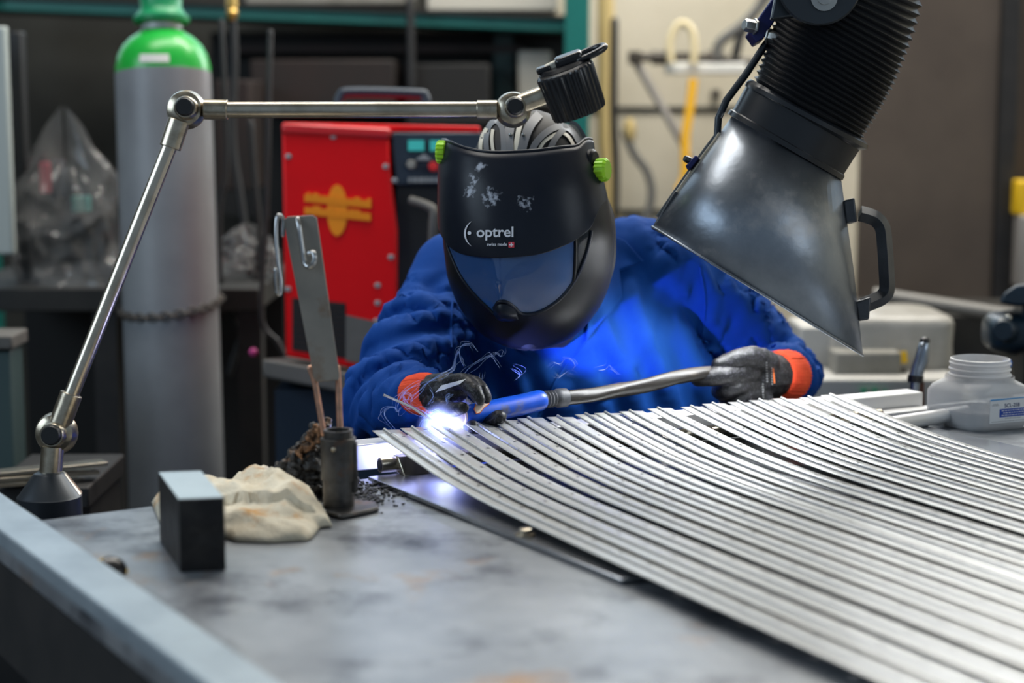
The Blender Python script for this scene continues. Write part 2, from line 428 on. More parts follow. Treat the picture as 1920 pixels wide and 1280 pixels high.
# ================================================================== the room
YB = 6.6
def wall_part(name, mb, m, **kw): return tag(build(name, mb, m, **kw), kind='structure')
wall_part('floor', MB().box((0, 3, -.05), (9, 9, .1)), 'floor_concrete', bevel=0)
wall_part('ceiling', MB().box((0, 3.6, 4.65), (9, 8, .1)), 'ceiling_paint')
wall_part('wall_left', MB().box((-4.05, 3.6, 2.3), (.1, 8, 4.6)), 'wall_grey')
wall_part('wall_right', MB().box((4.05, 3.6, 2.3), (.1, 8, 4.6)), 'wall_cream')
WZ0, WZ1 = 1.88, 3.75           # the high windows start above what the photograph shows
xs = [(-3.4, -1.3), (-.9, .75), (.85, 2.25), (2.5, 3.7)]
b = MB().box((.0, YB + .1, WZ0 / 2), (8, .2, WZ0)); wl = MB()
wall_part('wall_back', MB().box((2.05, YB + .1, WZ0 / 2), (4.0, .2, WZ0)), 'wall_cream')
wall_part('wall_back_shaded', MB().box((-2.0, YB + .1, WZ0 / 2), (4.1, .2, WZ0)), 'wall_grey')  # shade under the rack put into this wall part's dark colour
u = MB().box((0, YB + .1, (WZ1 + 4.6) / 2), (8, .2, 4.6 - WZ1))
e = [-4] + [q for w in xs for q in w] + [4]
for i in range(0, len(e), 2): u.box(((e[i] + e[i + 1]) / 2, YB + .1, (WZ0 + WZ1) / 2), (e[i + 1] - e[i], .2, WZ1 - WZ0))
wall_part('wall_back_upper', u, 'wall_cream')
for i, (a, c) in enumerate(xs):
    fr = MB()
    for x in (a + .02, (a + c) / 2, c - .02): fr.box((x, YB + .05, (WZ0 + WZ1) / 2), (.05, .06, WZ1 - WZ0))
    for z in (WZ0 + .02, 2.9, WZ1 - .02): fr.box(((a + c) / 2, YB + .05, z), (c - a, .06, .05))
    wf = tag(build('window_%d' % (i + 1), fr, 'window_frame'), kind='structure')
    build('pane', MB().box(((a + c) / 2, YB + .09, (WZ0 + WZ1) / 2), (c - a, .01, WZ1 - WZ0)), 'pane_boosted' if i == 2 else 'pane_sky', wf)

# ================================================================== the worktable
H = Vector((.457, -.889, 0)).normalized()      # along the hinges, towards the viewer
V = Vector((.889, .457, 0)).normalized()       # along the far edge
def meet(p, d, q, e):
    t = ((q.x - p.x) * e.y - (q.y - p.y) * e.x) / (d.x * e.y - d.y * e.x); return p + d * t
fa, fb = T(70, 976), T(1700, 766); fd = (fb - fa).normalized()
na, nb = T(0, 997, .92), T(380, 1280, .92); na.z = nb.z = .9; nd = (nb - na).normalized()
c0 = meet(na, nd, fa, fd); c1 = c0 + fd * 2.15; c2 = c0 + nd * 1.75; c3 = c1 + nd * 1.75
tab = thing('worktable', 'large steel welding table with scuffed blue-grey top', 'table', (c0 + c3) / 2 - Vector((0, 0, .9)))
dz = Vector((0, 0, -.02))
build('tabletop', MB().prism([c0, c1, c3, c2], dz), 'table_steel', tab, bevel=.002)
inw = Vector((-nd.y, nd.x, 0)); inw = inw if inw.dot(fd) > 0 else -inw
off = .062
build('edge_bar', MB().prism([na - nd * .26 + Vector((0, 0, .022)), na - nd * .26 + inw * off + Vector((0, 0, .022)), c2 + inw * off + Vector((0, 0, .022)), c2 + Vector((0, 0, .022))], (0, 0, -.022)), 'edge_steel', tab, bevel=.003)
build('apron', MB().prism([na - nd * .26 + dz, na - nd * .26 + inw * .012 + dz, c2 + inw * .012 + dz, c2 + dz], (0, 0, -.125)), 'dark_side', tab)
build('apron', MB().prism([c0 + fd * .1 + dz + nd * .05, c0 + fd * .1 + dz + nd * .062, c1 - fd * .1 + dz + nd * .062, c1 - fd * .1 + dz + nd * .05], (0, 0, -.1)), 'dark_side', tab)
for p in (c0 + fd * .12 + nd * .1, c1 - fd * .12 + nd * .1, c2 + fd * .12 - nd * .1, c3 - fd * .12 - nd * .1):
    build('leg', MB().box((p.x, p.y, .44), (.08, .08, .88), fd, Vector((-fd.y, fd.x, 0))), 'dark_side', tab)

# ---- base sheet with its tall far rail, support bar and brackets
a, c = T(690, 893, .908), T(1165, 1085, .908); sd = (c - a).normalized()
sh = tag(build('base_sheet', MB().prism([a, a + V * 1.0 + H * -.02, c + V * 1.0, c], (0, 0, -.006)), 'sheet_steel', bevel=.0008), 'bare steel base sheet lying under the fanned hinges, dark along its edge', 'metal sheet')
q = T(985, 1004, .908)
bt = tag(build('bolt', MB().lathe(q, (0, 0, 1), [(.013, 0), (.013, .003), (.008, .0035), (.008, .009), (.006, .010)], 18), 'nickel'), 'small round bolt head on the near edge of the base sheet', 'bolt')
r0 = T(655, 884) ; r0.z = .9
r0 += -fd * .02
rl = r0 + V * 1.12
hz = Vector((0, 0, .040)); th = Vector((-V.y, V.x, 0)) * .045
rail = tag(build('box_rail', MB().prism([r0, rl, rl + th, r0 + th], hz), 'aluminium', bevel=.002), 'square aluminium rail along the far side of the table, glaring white by the arc', 'metal rail')
s0 = T(712, 872, .9205)
sb = thing('support_bar', 'round steel bar in folded brackets holding up the hinge ends', 'metal bar', (s0.x, s0.y, .908))
L = .93
for i, (ta, tb) in enumerate(((0, L),)):
    pa, pb = s0 + V * ta, s0 + V * tb
    build('bar', MB().tube([pa, pb], .0115, 20), 'satin_steel', sb)
    e1 = MB(); e1.lathe(pa - V * .0006, V, [(.0082, 0), (.0082, .002)], 20); build('bar_bore', e1, 'machine_black', sb)
for t in (.045, .50, .90):
    p = s0 + V * t; f = H
    base = [p - V * .02 + f * .034, p + V * .022 + f * .034, p + V * .022 + f * -.004, p - V * .02 + f * -.004]
    lo = [Vector((q.x, q.y, .908)) for q in base]
    topz = p.z + .0125
    hi = [Vector((q.x, q.y, topz)) for q in (p - V * .02 + f * .010, p + V * .016 + f * .010, p + V * .016 - f * .010, p - V * .02 - f * .010)]
    m = MB(); m.add(lo + hi, [(0, 1, 2, 3), (4, 7, 6, 5), (0, 4, 5, 1), (1, 5, 6, 2), (2, 6, 7, 3), (3, 7, 4, 0)])
    build('bracket', m, 'satin_steel', sb, bevel=.0015)
# rails at the far right, behind the fanned hinges
ra, rb = T(1640, 800, .92), T(1775, 779, .92); rd = (rb - ra).normalized()
tag(build('round_tube', MB().tube([ra - rd * .16, rb + rd * .05], .013, 20), 'aluminium'), 'round aluminium tube lying behind the jar at the table far side', 'metal tube')
ra, rb = T(1640, 776, .915), T(1765, 762, .915); rd = (rb - ra).normalized()
tag(build('flat_bar', MB().box((ra + rb) / 2 + Vector((0, 0, -.004)), ((rb - ra).length + .2, .03, .012), rd, Vector((-rd.y, rd.x, 0))), 'aluminium', bevel=.001), 'flat aluminium bar behind the round tube on the table', 'metal bar')

# ---- the piano hinges
HX = [722, 773, 832, 893, 946, 993, 1045, 1097, 1137, 1180, 1235, 1294, 1338, 1386, 1425, 1466, 1515, 1558]
ZT = [(0, .955), (.05, .948), (.176, .934), (.265, .926), (.43, .9195), (.8, .917), (1.0, .917), (2, .917)]
ea, eb = T(722, 807, .955), T(1558, 741, .955); ed = (eb - ea).normalized()
VH = Vector((-H.y, H.x, 0)); VH = VH if VH.x > 0 else -VH
rnd = random.Random(3)
LAB = ['leftmost piano hinge of the fan, lying along the bare edge of the base sheet', 'second steel piano hinge from the left, just left of the arc',
       'steel piano hinge right under the white arc', 'steel piano hinge just right of the arc, bright along its barrel',
       'steel piano hinge below the two gloved fingertips under the torch', 'steel piano hinge under the rear of the blue torch handle',
       'steel piano hinge under the torch collar', 'steel piano hinge starting below the near end of the dark hose',
       'ninth steel piano hinge from the left, below the hose', 'tenth steel piano hinge from the left, below the hose',
       'eleventh steel piano hinge from the left, close to the hose middle', 'twelfth steel piano hinge from the left, ending short of the black glove',
       'steel piano hinge ending below the fingertips of the hand on the hose', 'steel piano hinge ending below the knuckles of the hand on the hose',
       'steel piano hinge ending below the palm of the hand on the hose', 'steel piano hinge ending below the orange cuff on the right',
       'second steel piano hinge from the right end of the fan', 'rightmost piano hinge of the fan, nearest the plastic jar']
def hinge(i, pxx):
    t = (pxx - 722) / (1558 - 722); e0 = ea.lerp(eb, t)
    # straight line through perspective: intersect the pixel column with the end line
    g = T(pxx, 807 - 66 * t, .955); g = ea + ed * (g - ea).dot(ed)
    st = rnd.uniform(-.004, .004); g = g + H * st
    ang = rnd.uniform(-.002, .002); d = (H + VH * ang).normalized(); vv = Vector((-d.y, d.x, 0)); vv = vv if vv.x > 0 else -vv
    L = 1.78; dzz = rnd.uniform(-.0008, .0008)
    def pt(s): return Vector((g.x + d.x * s, g.y + d.y * s, cspl(ZT, s) + dzz))
    root = thing('piano_hinge', LAB[i], 'hinge', (g.x, g.y, cspl(ZT, 0)), 'piano hinges fanned side by side')
    S_ = [k * .02 for k in range(40)] + [.8 + k * .07 for k in range(15)]
    wl, wr = .0205 + rnd.uniform(-.0005, .0005), .0262
    for nm, w0, w1, z0, z1, sb_, es in (('leaf', -.0020, -wl, .0003, .0013, 0, 0), ('leaf', .0020, wr, .0, -.0018, .0, rnd.choice((0, .003, -.003)))):
        me = bpy.data.meshes.new('leaf'); vs = []; fs = []; uvs = []
        NW = 3
        for s in S_:
            s2 = s + (es if s == 0 else 0)
            for j in range(NW + 1):
                q = j / NW; p = pt(s2) + vv * (w0 + (w1 - w0) * q) + Vector((0, 0, z0 + (z1 - z0) * q)); vs.append(p); uvs.append((s2 + .021 * i, abs(w0 + (w1 - w0) * q)))
        n = NW + 1
        for a_ in range(len(S_) - 1):
            for j in range(NW):
                f_ = (a_ * n + j, a_ * n + j + 1, (a_ + 1) * n + j + 1, (a_ + 1) * n + j); fs.append(f_ if w1 > 0 else f_[::-1])
        me.from_pydata([tuple(v) for v in vs], [], fs); me.update()
        uvl = me.uv_layers.new(name='UVMap')
        for lp in me.loops: uvl.data[lp.index].uv = uvs[lp.vertex_index] if w1 > 0 else (uvs[lp.vertex_index][0], -1)
        link(nm, me, 'hinge_steel', root, solid=.0010, smooth=30)
    path, rad = [], []
    s = -.001
    while s < L:
        for ds, r in ((0, .0030), (.0275, .0030), (.0280, .0017), (.0292, .0017), (.0297, .0030)):
            if s < .9 or ds == 0: path.append(pt(max(s + ds, -.001)) + Vector((0, 0, .0012))); rad.append(r)
        s += .03 if s < .9 else .1
    build('barrel', MB().tube(path, rad, 8), 'barrel_steel', root)
for i, x in enumerate(HX): hinge(i, x)

# ================================================================== things on the left of the table
# steel block
b0 = [T(300, 1024), T(338, 1073), T(424, 1069)]
e1 = (b0[2] - b0[1]); bh = .0885
e2 = T(297, 884, .9 + bh) - T(335, 935, .9 + bh)
ctr = b0[1] + (e1 + e2) / 2
blk = thing('steel_block', 'heavy dark steel block with a bright machined top beside the rag', 'metal block', ctr)
poly = [b0[1], b0[1] + e1, b0[1] + e1 + e2, b0[1] + e2]
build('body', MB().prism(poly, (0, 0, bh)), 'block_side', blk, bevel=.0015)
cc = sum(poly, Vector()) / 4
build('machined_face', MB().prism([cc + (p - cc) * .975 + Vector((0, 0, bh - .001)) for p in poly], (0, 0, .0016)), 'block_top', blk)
# rag: crumpled cloth built as a folded sheet over the table
def rag():
    pts = [(284, 945), (300, 925), (430, 922), (450, 912), (500, 909), (545, 915), (590, 938), (612, 965), (624, 990), (600, 992), (585, 1012), (575, 1016), (505, 1020), (440, 1018), (425, 1012), (360, 1010), (300, 985)]
    o = T(455, 972); o.z = .9
    c3_ = [T(*p) - o for p in pts]
    NR, NA = 22, 130; rows = []
    for j in range(NR + 1):
        rows.append([])
        for k in range(NA):
            a_ = k / NA * len(c3_); i0 = int(a_) % len(c3_); f_ = a_ - int(a_); e_ = c3_[i0].lerp(c3_[(i0 + 1) % len(c3_)], f_)
            t = j / NR; p = o + e_ * (t if j else .001)
            n1 = noise.noise(Vector((p.x * 13 + p.y * 5, p.y * 9, 1.3))); n2 = noise.noise(Vector((p.x * 38, p.y * 38, 4.1))); n3 = noise.noise(Vector((p.x * 90, p.y * 90, 8)))
            prof = (1 - t ** 6); fold = max(0, 1 - abs(noise.noise(Vector((p.x * 9 - p.y * 12, p.y * 8 + p.x * 6, 7.7)))) * 5)
            lay = .009 if p.y - o.y + .25 * (p.x - o.x) > -.012 + .02 * n1 else 0
            h = .003 + prof * (.012 + lay * 1.4 + .013 * (1 - abs(n1) * 1.6) + .009 * fold + .006 * n2 + .0025 * n3) + (t > .9) * .006 * abs(n2) * (1 - (t - .9) * 9)
            rows[-1].append(Vector((p.x + .004 * n2 * prof, p.y + .004 * n1 * prof, .9 + max(h, .0025))))
    m = MB(); m.loft(rows, False)
    return m
rg = build('rag', rag(), 'rag_cloth', solid=.0025, sofs=-1, smooth=60)
tag(rg, 'crumpled cream cloth rag with orange stains beside the steel block', 'rag')
# small yellow and black cap behind the raised bar
q = T(207, 1074)
cp = thing('round_plug', 'small yellow and black round plug behind the raised table edge', 'plug', q)
build('rim', MB().lathe(q, (.3, -.35, .55), [(.019, 0), (.020, .006), (.0175, .008), (.0165, .004)], 24), 'yellow_paint', cp)
build('core', MB().lathe(q, (.3, -.35, .55), [(.0165, -.004), (.0165, .012), (.012, .016), (.004, .017)], 24), 'black_plastic', cp)

# pipe stand with base flange
bs = T(636, 958); bz = .9
zc = (bs - CAM).dot(FWD)
k = zc / F
st = thing('pipe_stand', 'short upright steel pipe stand on a rough flange by the slag heap', 'stand', bs)
X = RT; Y_ = Vector((0, 1, 0)); top = bs + Vector((0, 0, px(155, zc)))
fl = MB()
rr = [T(612, 968), T(640, 976), T(690, 966), T(712, 960), T(706, 950), T(665, 945), T(625, 950)]
fl.prism([p + Vector((0, 0, .001)) for p in rr], (0, 0, .007)); build('flange', fl, 'pipe_steel', st, bevel=.003)
hgt = px(155, zc)
build('lower_pipe', MB().lathe(bs, (0, 0, 1), [(px(29, zc), .006), (px(30, zc), px(60, zc)), (px(30, zc), px(100, zc))], 36), 'pipe_steel', st)
build('outer_sleeve', MB().lathe(bs, (0, 0, 1), [(px(30.2, zc), px(62, zc)), (px(33, zc), px(62, zc)), (px(33, zc), hgt * .9), (px(32, zc), hgt * .905), (px(28, zc), hgt * .905), (px(28, zc), px(63, zc))], 40), 'pipe_steel', st)
build('inner_pipe', MB().lathe(bs, (0, 0, 1), [(px(27.5, zc), hgt * .7), (px(27.5, zc), hgt), (px(22, zc), hgt), (px(22, zc), hgt * .7)], 36, cap=False), 'pipe_steel', st)
build('rivet', MB().ball(bs + Vector((-.004, -px(33, zc), hgt * .80)), .0035, 10), 'nickel', st)
build('seam_strip', MB().box(bs + Vector((px(31, zc), -.004, hgt * .55)), (.007, .01, hgt * .62)), 'pipe_steel', st, bevel=.002)
# plate with hooks on two copper rods, standing in the pipe
zp = zc + .005
hp = thing('hook_plate', 'tall grey steel plate with wire hooks on two copper rods in the pipe stand', 'rack', bs + Vector((0, 0, hgt * .8)))
corn = [(531, 412), (540, 406), (586, 403), (594, 408), (637, 706), (633, 713), (594, 716), (588, 708)]
pl_ = [P(x, y, zp) for x, y in corn]; nrm = FWD
build('plate', MB().prism(pl_, nrm * .005), 'plate_steel', hp, bevel=.001)
for pts in ([(581, 690), (590, 715), (598, 760), (607, 812)], [(633, 690), (635, 720), (636, 765), (638, 812)]):
    build('copper_rod', MB().tube(spline([P(x, y, zp + .010) for x, y in pts], 5), .0042, 12, 'round'), 'copper', hp)
hk = [P(x, y, zp + d) for x, y, d in ((558, 411, -.003), (561, 425, -.008), (566, 460, -.009), (571, 490, -.010), (578, 500, -.014), (586, 496, -.020), (590, 484, -.022), (587, 474, -.020), (580, 475, -.018))]
build('hook', MB().tube(spline(hk, 6), .0036, 10, 'round'), 'wire_steel', hp)
hk = [P(x, y, zp + d) for x, y, d in ((530, 440, .003), (530, 412, .002), (522, 404, -.004), (518, 425, -.006), (520, 480, -.008), (527, 530, -.010), (525, 551, -.012), (519, 545, -.016), (516, 522, -.020), (517, 506, -.022))]
build('hook', MB().tube(spline(hk, 6), .0030, 10, 'round'), 'wire_steel', hp)

# slag heap: a lumpy burnt mass behind the pipe
def heap():
    m = MB(); rn = random.Random(11)
    for (x, y, r, z) in ((545, 895, 34, 2.57), (575, 880, 40, 2.58), (600, 860, 40, 2.60), (575, 850, 30, 2.59), (595, 825, 26, 2.60), (606, 806, 18, 2.60), (612, 793, 12, 2.60), (530, 910, 24, 2.55), (610, 900, 40, 2.60), (630, 900, 40, 2.62)):
        c_ = P(x, y, z); m.ball(c_, px(r, z), 14, (1, .9, 1))
    for _ in range(420):
        x = rn.uniform(512, 640); t = rn.random(); ytop = lerp([(510, 890), (530, 860), (560, 830), (590, 800), (607, 786), (640, 830)], x); y = ytop + (925 - ytop) * t
        z = 2.575 - .03 * t + rn.uniform(-.012, .012) + (.02 if x > 600 else 0); m.ball(P(x + rn.uniform(-5, 5), y, z), px(rn.uniform(3, 8.5), z), 8, (1, 1, rn.uniform(.7, 1.3)))
    me = blob(m, .0027, 0)
    for v in me.vertices:
        v.co += v.normal * (.006 * noise.noise(v.co * 60) + .0055 * noise.noise(v.co * 150))
        if v.co.z < .901: v.co.z = .901
    c_ = T(570, 925)
    return link('slag_heap', me, 'slag', None, c_, smooth=50)
sg = heap(); tag(sg, 'lumpy black heap of burnt slag piled behind the pipe stand', 'slag')
def browncrust():
    m = MB(); rn = random.Random(5)
    for _ in range(190):
        t = rn.random() ** .8; x = 566 + 38 * t + rn.uniform(-13, 8); y = 856 - 56 * t + rn.uniform(-9, 12); m.ball(P(x, y, 2.550 + rn.uniform(-.004, .012)), px(rn.uniform(2, 4.5), 2.55), 8)
    me = blob(m, .0018, 0)
    for v in me.vertices: v.co += v.normal * .003 * noise.noise(v.co * 220)
    return link('brown_crust', me, 'slag_brown', sg, smooth=50)
browncrust()
rn = random.Random(21); cr = MB()
for _ in range(620):
    g = rn.gauss(0, 1); x = 660 + 52 * g; y = 925 + rn.gauss(0, 15)
    if x < 470 or y < 903 or y > 968 or x > 770: continue
    edge = T(690, 893); p = T(x, y)
    if (p - edge).dot(VH) > -.006: continue
    r = rn.uniform(.0008, .0034); cr.ball(p + Vector((0, 0, r * .7)), r, 6, (1, 1, .8))
tag(build('slag_crumbs', cr, 'crumb'), 'black crumbs of slag strewn round the foot of the pipe', 'slag', kind='stuff')
rn = random.Random(4); lab = ['thin black twig of scrap wire between the rag and the slag heap', 'black splinter of scrap lying behind the rag', 'short scrap wire behind the rag near the table edge']
for i in range(3):
    x = 440 + 24 * i; tag(build('scrap_wire', MB().tube([T(x, 921 - 3 * i, .905), T(x + 22, 915 - 3 * i, .908), T(x + 44, 912 - 2 * i, .904)], .0022, 8), 'crumb'), lab[i], 'scrap', 'scrap wires behind the rag')

# ================================================================== articulated arm with the black lamp head
ZL = 2.70
base = P(95, 990, ZL); base.z = .80
al = thing('articulated_lamp', 'jointed metal arm reaching over the welder with a ribbed black lamp head', 'lamp', base)
def q_(x, y, d=0): return P(x, y, ZL + d)
U_ = UP
bb = q_(95, 925)
build('base', MB().lathe(base, (0, 0, 1), [(px(60, ZL), 0), (px(60, ZL), (bb - base).z - .002), (px(57, ZL), (bb - base).z), (px(28, ZL), (bb - base).z + px(40, ZL)), (px(24, ZL), (bb - base).z + px(42, ZL))], 40), 'dark_metal', al)
build('base_cone', MB().lathe(bb, (0, 0, 1), [(px(57.5, ZL), -.004), (px(58, ZL), 0), (px(30, ZL), px(38, ZL)), (px(24, ZL), px(41, ZL))], 40), 'nickel', al)
build('stub', MB().cyl(q_(95, 890), q_(99, 838), px(21, ZL), n=28), 'nickel', al)
def joint(x, y, r, kx=2, ky=2):
    c_ = q_(x, y)
    j = build('joint', MB().lathe(c_ + FWD * .020, -FWD, [(px(r * .8, ZL), 0), (px(r, ZL), .006), (px(r, ZL), .012), (px(r * .86, ZL), .026), (px(r * .55, ZL), .032)], 36), 'nickel', al)
    c2_ = q_(x + kx, y + ky)
    build('knob', MB().lathe(c2_ - FWD * .010, -FWD, [(px(r * .60, ZL), 0), (px(r * .58, ZL), .014), (px(r * .52, ZL), .017)], 28), 'nickel', j)
    build('knob_cap', MB().lathe(c2_ - FWD * .026, -FWD, [(px(r * .47, ZL), 0), (px(r * .47, ZL), .005), (px(r * .40, ZL), .008)], 28), 'black_rubber', j)
joint(103, 812, 40); joint(347, 204, 37, 6, 1); joint(962, 204, 34, 4, 0)
def rod(a_, b_, n): build('rod', MB().cyl(q_(*a_), q_(*b_), px(n, ZL), n=28), 'satin_steel', al)
def sleeve(a_, b_, n): build('sleeve', MB().tube([q_(*a_), q_(*b_)], px(n, ZL), 28), 'nickel', al, bevel=.001)
rod((323, 262), (133, 742), 14.5); rod((420, 206), (900, 206), 15.5)
sleeve((336, 226), (319, 277), 20.5); sleeve((134, 738), (112, 796), 21); sleeve((383, 205), (427, 206), 19); sleeve((894, 206), (932, 206), 18)
build('sleeve', MB().cyl(q_(975, 196), q_(1027, 176, -.004), px(19, ZL), n=28), 'nickel', al)
# lamp head
ha, hb = q_(1057, 130), q_(1087, 212); hx = (ha - hb).normalized(); hr = px(52, ZL)
hx = (hx + Vector((0, -.30, 0))).normalized(); hl = (ha - hb).length
rings = []
for h_, s_ in ((0, .97), (.004, 1.0), (hl * .93, 1.07), (hl * .97, 1.05), (hl, 1.0)):
    A = (Vector((1, 0, 0)) - hx * hx.x).normalized(); B = hx.cross(A); ring = []
    for k_ in range(112):
        a_ = k_ * 2 * math.pi / 112; r_ = hr * s_ * (1 - (.055 if k_ % 4 in (2, 3) else 0)); ring.append(hb + hx * h_ + A * (r_ * math.cos(a_)) + B * (r_ * math.sin(a_)))
    rings.append(ring)
hd = build('lamp_head', MB().loft(rings), 'black_plastic', al, smooth=25)
build('top_plate', MB().lathe(ha + hx * .000, hx, [(hr * .92, 0), (hr * .92, .004), (hr * .8, .008)], 36), 'black_plastic', hd)
build('switch', MB().box(ha + hx * .012 - A * .008, (.036, .014, .010), (A + Vector((0, 0, .12))).normalized(), B), 'strap_white', hd, bevel=.002)
build('latch', MB().box(ha + hx * .010 - A * .028, (.022, .02, .010), A, B), 'black_plastic', hd, bevel=.003)
rc = q_(1100, 102); ax_ = (hx + Vector((0, 0, .25))).normalized()
build('carry_ring', MB().torus(rc, (hx + Vector((-.12, -.05, .1))).normalized(), px(27, ZL), px(6.5, ZL), 36, 10, 1.35, (1, 0, .22)), 'black_plastic', hd)
build('ring_base', MB().box(ha + hx * .012 + A * .012, (.042, .032, .016), A, B), 'black_plastic', hd, bevel=.005)
# the dark machine block the arm stands on
c_ = P(95, 1000, ZL)
pd = thing('pedestal', 'dark machine pedestal behind the left corner of the table carrying the lamp base', 'pedestal', (base.x, base.y, 0))
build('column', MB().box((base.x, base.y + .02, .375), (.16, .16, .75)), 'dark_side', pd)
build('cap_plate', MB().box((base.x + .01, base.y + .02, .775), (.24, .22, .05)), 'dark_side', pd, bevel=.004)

# ================================================================== the welder
hip = P(1010, 900, 3.52)
man = thing('person', 'person in blue work jacket and black welding helmet bending over the bench with a torch', 'person', (hip.x, hip.y, 0))
def ring_(cx, cy, zc_, hw, hd, n=40, e=.8):
    out = []
    for k in range(n):
        a_ = k * 2 * math.pi / n; c_, s_ = math.cos(a_), math.sin(a_)
        out.append(P(cx, cy, zc_) + RT * (px(hw, zc_) * math.copysign(abs(c_) ** e, c_)) + Vector((0, 1, 0)) * (hd * math.copysign(abs(s_) ** e, s_)))
    return out
ARML = [(848, 512, 3.33, 74), (818, 600, 3.27, 80), (768, 688, 3.17, 90), (736, 756, 3.10, 86), (762, 752, 3.02, 68), (790, 738, 2.945, 48)]
ARMR = [(1208, 492, 3.37, 92), (1330, 580, 3.40, 82), (1415, 655, 3.42, 70), (1466, 702, 3.39, 60), (1476, 704, 3.33, 55), (1474, 702, 3.275, 50)]
def arm_path(A, sc=1.0): return spline([P(x, y, z) for x, y, z, r in A], 3), [r for r in sum([[px(A[i][3] + (A[i + 1][3] - A[i][3]) * k / 3, A[i][2]) * sc for k in range(3)] for i in range(len(A) - 1)], [])] + [px(A[-1][3], A[-1][2]) * sc]
def torso(m, s=1.0):
    m.loft([ring_(cx, cy, z, hw * s, hd * s) for cx, cy, z, hw, hd in ((1000, 415, 3.37, 80, .06), (1000, 445, 3.37, 150, .085), (1010, 480, 3.37, 215, .10), (1020, 540, 3.35, 235, .12), (1042, 620, 3.34, 252, .135), (1062, 700, 3.38, 280, .15), (1062, 800, 3.45, 285, .16), (1030, 960, 3.52, 255, .165), (1025, 1130, 3.58, 250, .17))])
# body: head, neck, trunk, arms and legs in one surface
m = MB(); torso(m, .66)
for A in (ARML, ARMR):
    p_, r_ = arm_path(A, .55); m.tube(p_, r_, 16, 'flat')
m.tube([P(1000, 470, 3.37), P(998, 420, 3.24), P(992, 400, 3.15)], [.062, .058, .058], 16, 'round')
hc = P(990, 385, 3.115); m.ball(hc, .095, 24, (.82, 1.0, 1.12)); m.ball(P(990, 440, 3.075), .062, 18, (1, 1, 1.25))
m.ball(P(965, 428, 2.998), .013, 12, (.8, 1, 1.6)); m.ball(P(968, 452, 3.01), .016, 10, (1.6, 1, .6))
for s_ in (-1, 1): m.ball(hc + Vector((.078 * s_, .01, -.02)), .022, 12, (.4, .8, 1.3))
for s_ in (-1, 1):
    x0 = hip + RT * (.10 * s_); m.tube([x0 + Vector((0, .03, -.10)), x0 + Vector((.02 * s_, -.06, -.42)), Vector((x0.x + .03 * s_, x0.y + .02, .09)), Vector((x0.x + .035 * s_, x0.y - .10, .05))], [.085, .058, .042, .035], 16, 'round')
body = link('body', blob(m, .012, 5), 'skin', man, smooth=60)
# eyes inside the helmet
for s_ in (-1, 1): build('eye', MB().ball(P(968 + 30 * s_, 416, 3.012), .011, 10), 'strap_white', body)
# trousers and boots
m = MB(); m.loft([ring_(1025, 1010, 3.55, 200, .145), ring_(1025, 1120, 3.58, 205, .15), ring_(1025, 1230, 3.60, 180, .13)])
for s_ in (-1, 1):
    x0 = hip + RT * (.10 * s_); m.tube([x0 + Vector((0, .03, -.08)), x0 + Vector((.02 * s_, -.06, -.42)), Vector((x0.x + .03 * s_, x0.y + .02, .10))], [.115, .088, .075], 18, 'round')
    build('boot', MB().loft([[Vector((x0.x + .033 * s_ + w_ * math.cos(a_), x0.y + .03 + yo + l_ * math.sin(a_), z_)) for a_ in [k * math.pi / 10 for k in range(20)]] for z_, w_, l_, yo in ((0, .05, .15, -.09), (.02, .052, .152, -.09), (.06, .048, .135, -.08), (.09, .045, .08, -.03), (.20, .05, .06, 0))]), 'boot', man, smooth=50)
link('trousers', blob(m, .014, 4), 'trousers', man, smooth=60)
# jacket
m = MB(); torso(m, 1.0)
paths = []
for A in (ARML, ARMR):
    p_, r_ = arm_path(A); m.tube(p_, r_, 20, 'flat'); paths.append((p_, r_))
m.ball(P(1188, 492, 3.37), px(84, 3.37), 20); m.ball(P(848, 514, 3.33), px(74, 3.33), 20)
jm = blob(m, .0072, 8)
def wrinkle(me):
    for v in me.vertices:
        p = v.co.copy(); d = 0
        best = None
        for ai, (pp, rr_) in enumerate(paths):
            s_ = 0
            for i in range(len(pp) - 1):
                a_, b_ = pp[i], pp[i + 1]; ab = b_ - a_; l_ = ab.length; t = max(0, min(1, (p - a_).dot(ab) / (l_ * l_))); q = a_ + ab * t; dd = (p - q).length / rr_[i]
                if best is None or dd < best[0]: best = (dd, ai, s_ + t * l_, q, ab / l_)
                s_ += l_
        dd, ai, s_, q, ax = best
        wa = max(0, min(1, (1.5 - dd) / .4)) * max(0, min(1, (s_ - .03) / .08))
        rv = (p - q); ang = math.atan2(rv.dot(ax.cross(Vector((0, 1, .2))).normalized()), rv.dot(Vector((0, 1, .2))))
        n1 = noise.noise(Vector((s_ * 12 + .9 * math.sin(ang * 1.0 + ai), math.cos(ang) * .9, math.sin(ang) * .9 + 7 * ai)))
        n2 = noise.noise(Vector((s_ * 25 + 1.6 * math.sin(ang), math.cos(ang) * 1.7, math.sin(ang) * 1.7 + 3 * ai)))
        ridge = (1 - abs(n1) * 2.6)
        da = (.022 * ridge + .006 * n2) * min(1, max(0, (.52 - s_) / .12)) * (1.25 if s_ > .16 else .8)
        n3 = noise.noise(Vector((p.x * 15 + p.z * 4, p.z * 3.2, 2.0))); n4 = noise.noise(Vector((p.x * 30 - p.z * 12, p.z * 9, 5)))
        dt = .015 * (1 - abs(n3) * 2.4) + .007 * n4
        v.co += v.normal * (wa * da + (1 - wa) * dt)
wrinkle(jm)
def relax(me, it):
    o = bpy.data.objects.new('tmp', me); COL.objects.link(o); q = o.modifiers.new('s', 'SMOOTH'); q.factor = .5; q.iterations = it
    out = evaluated(o); bpy.data.objects.remove(o); return out
jm = relax(jm, 4)
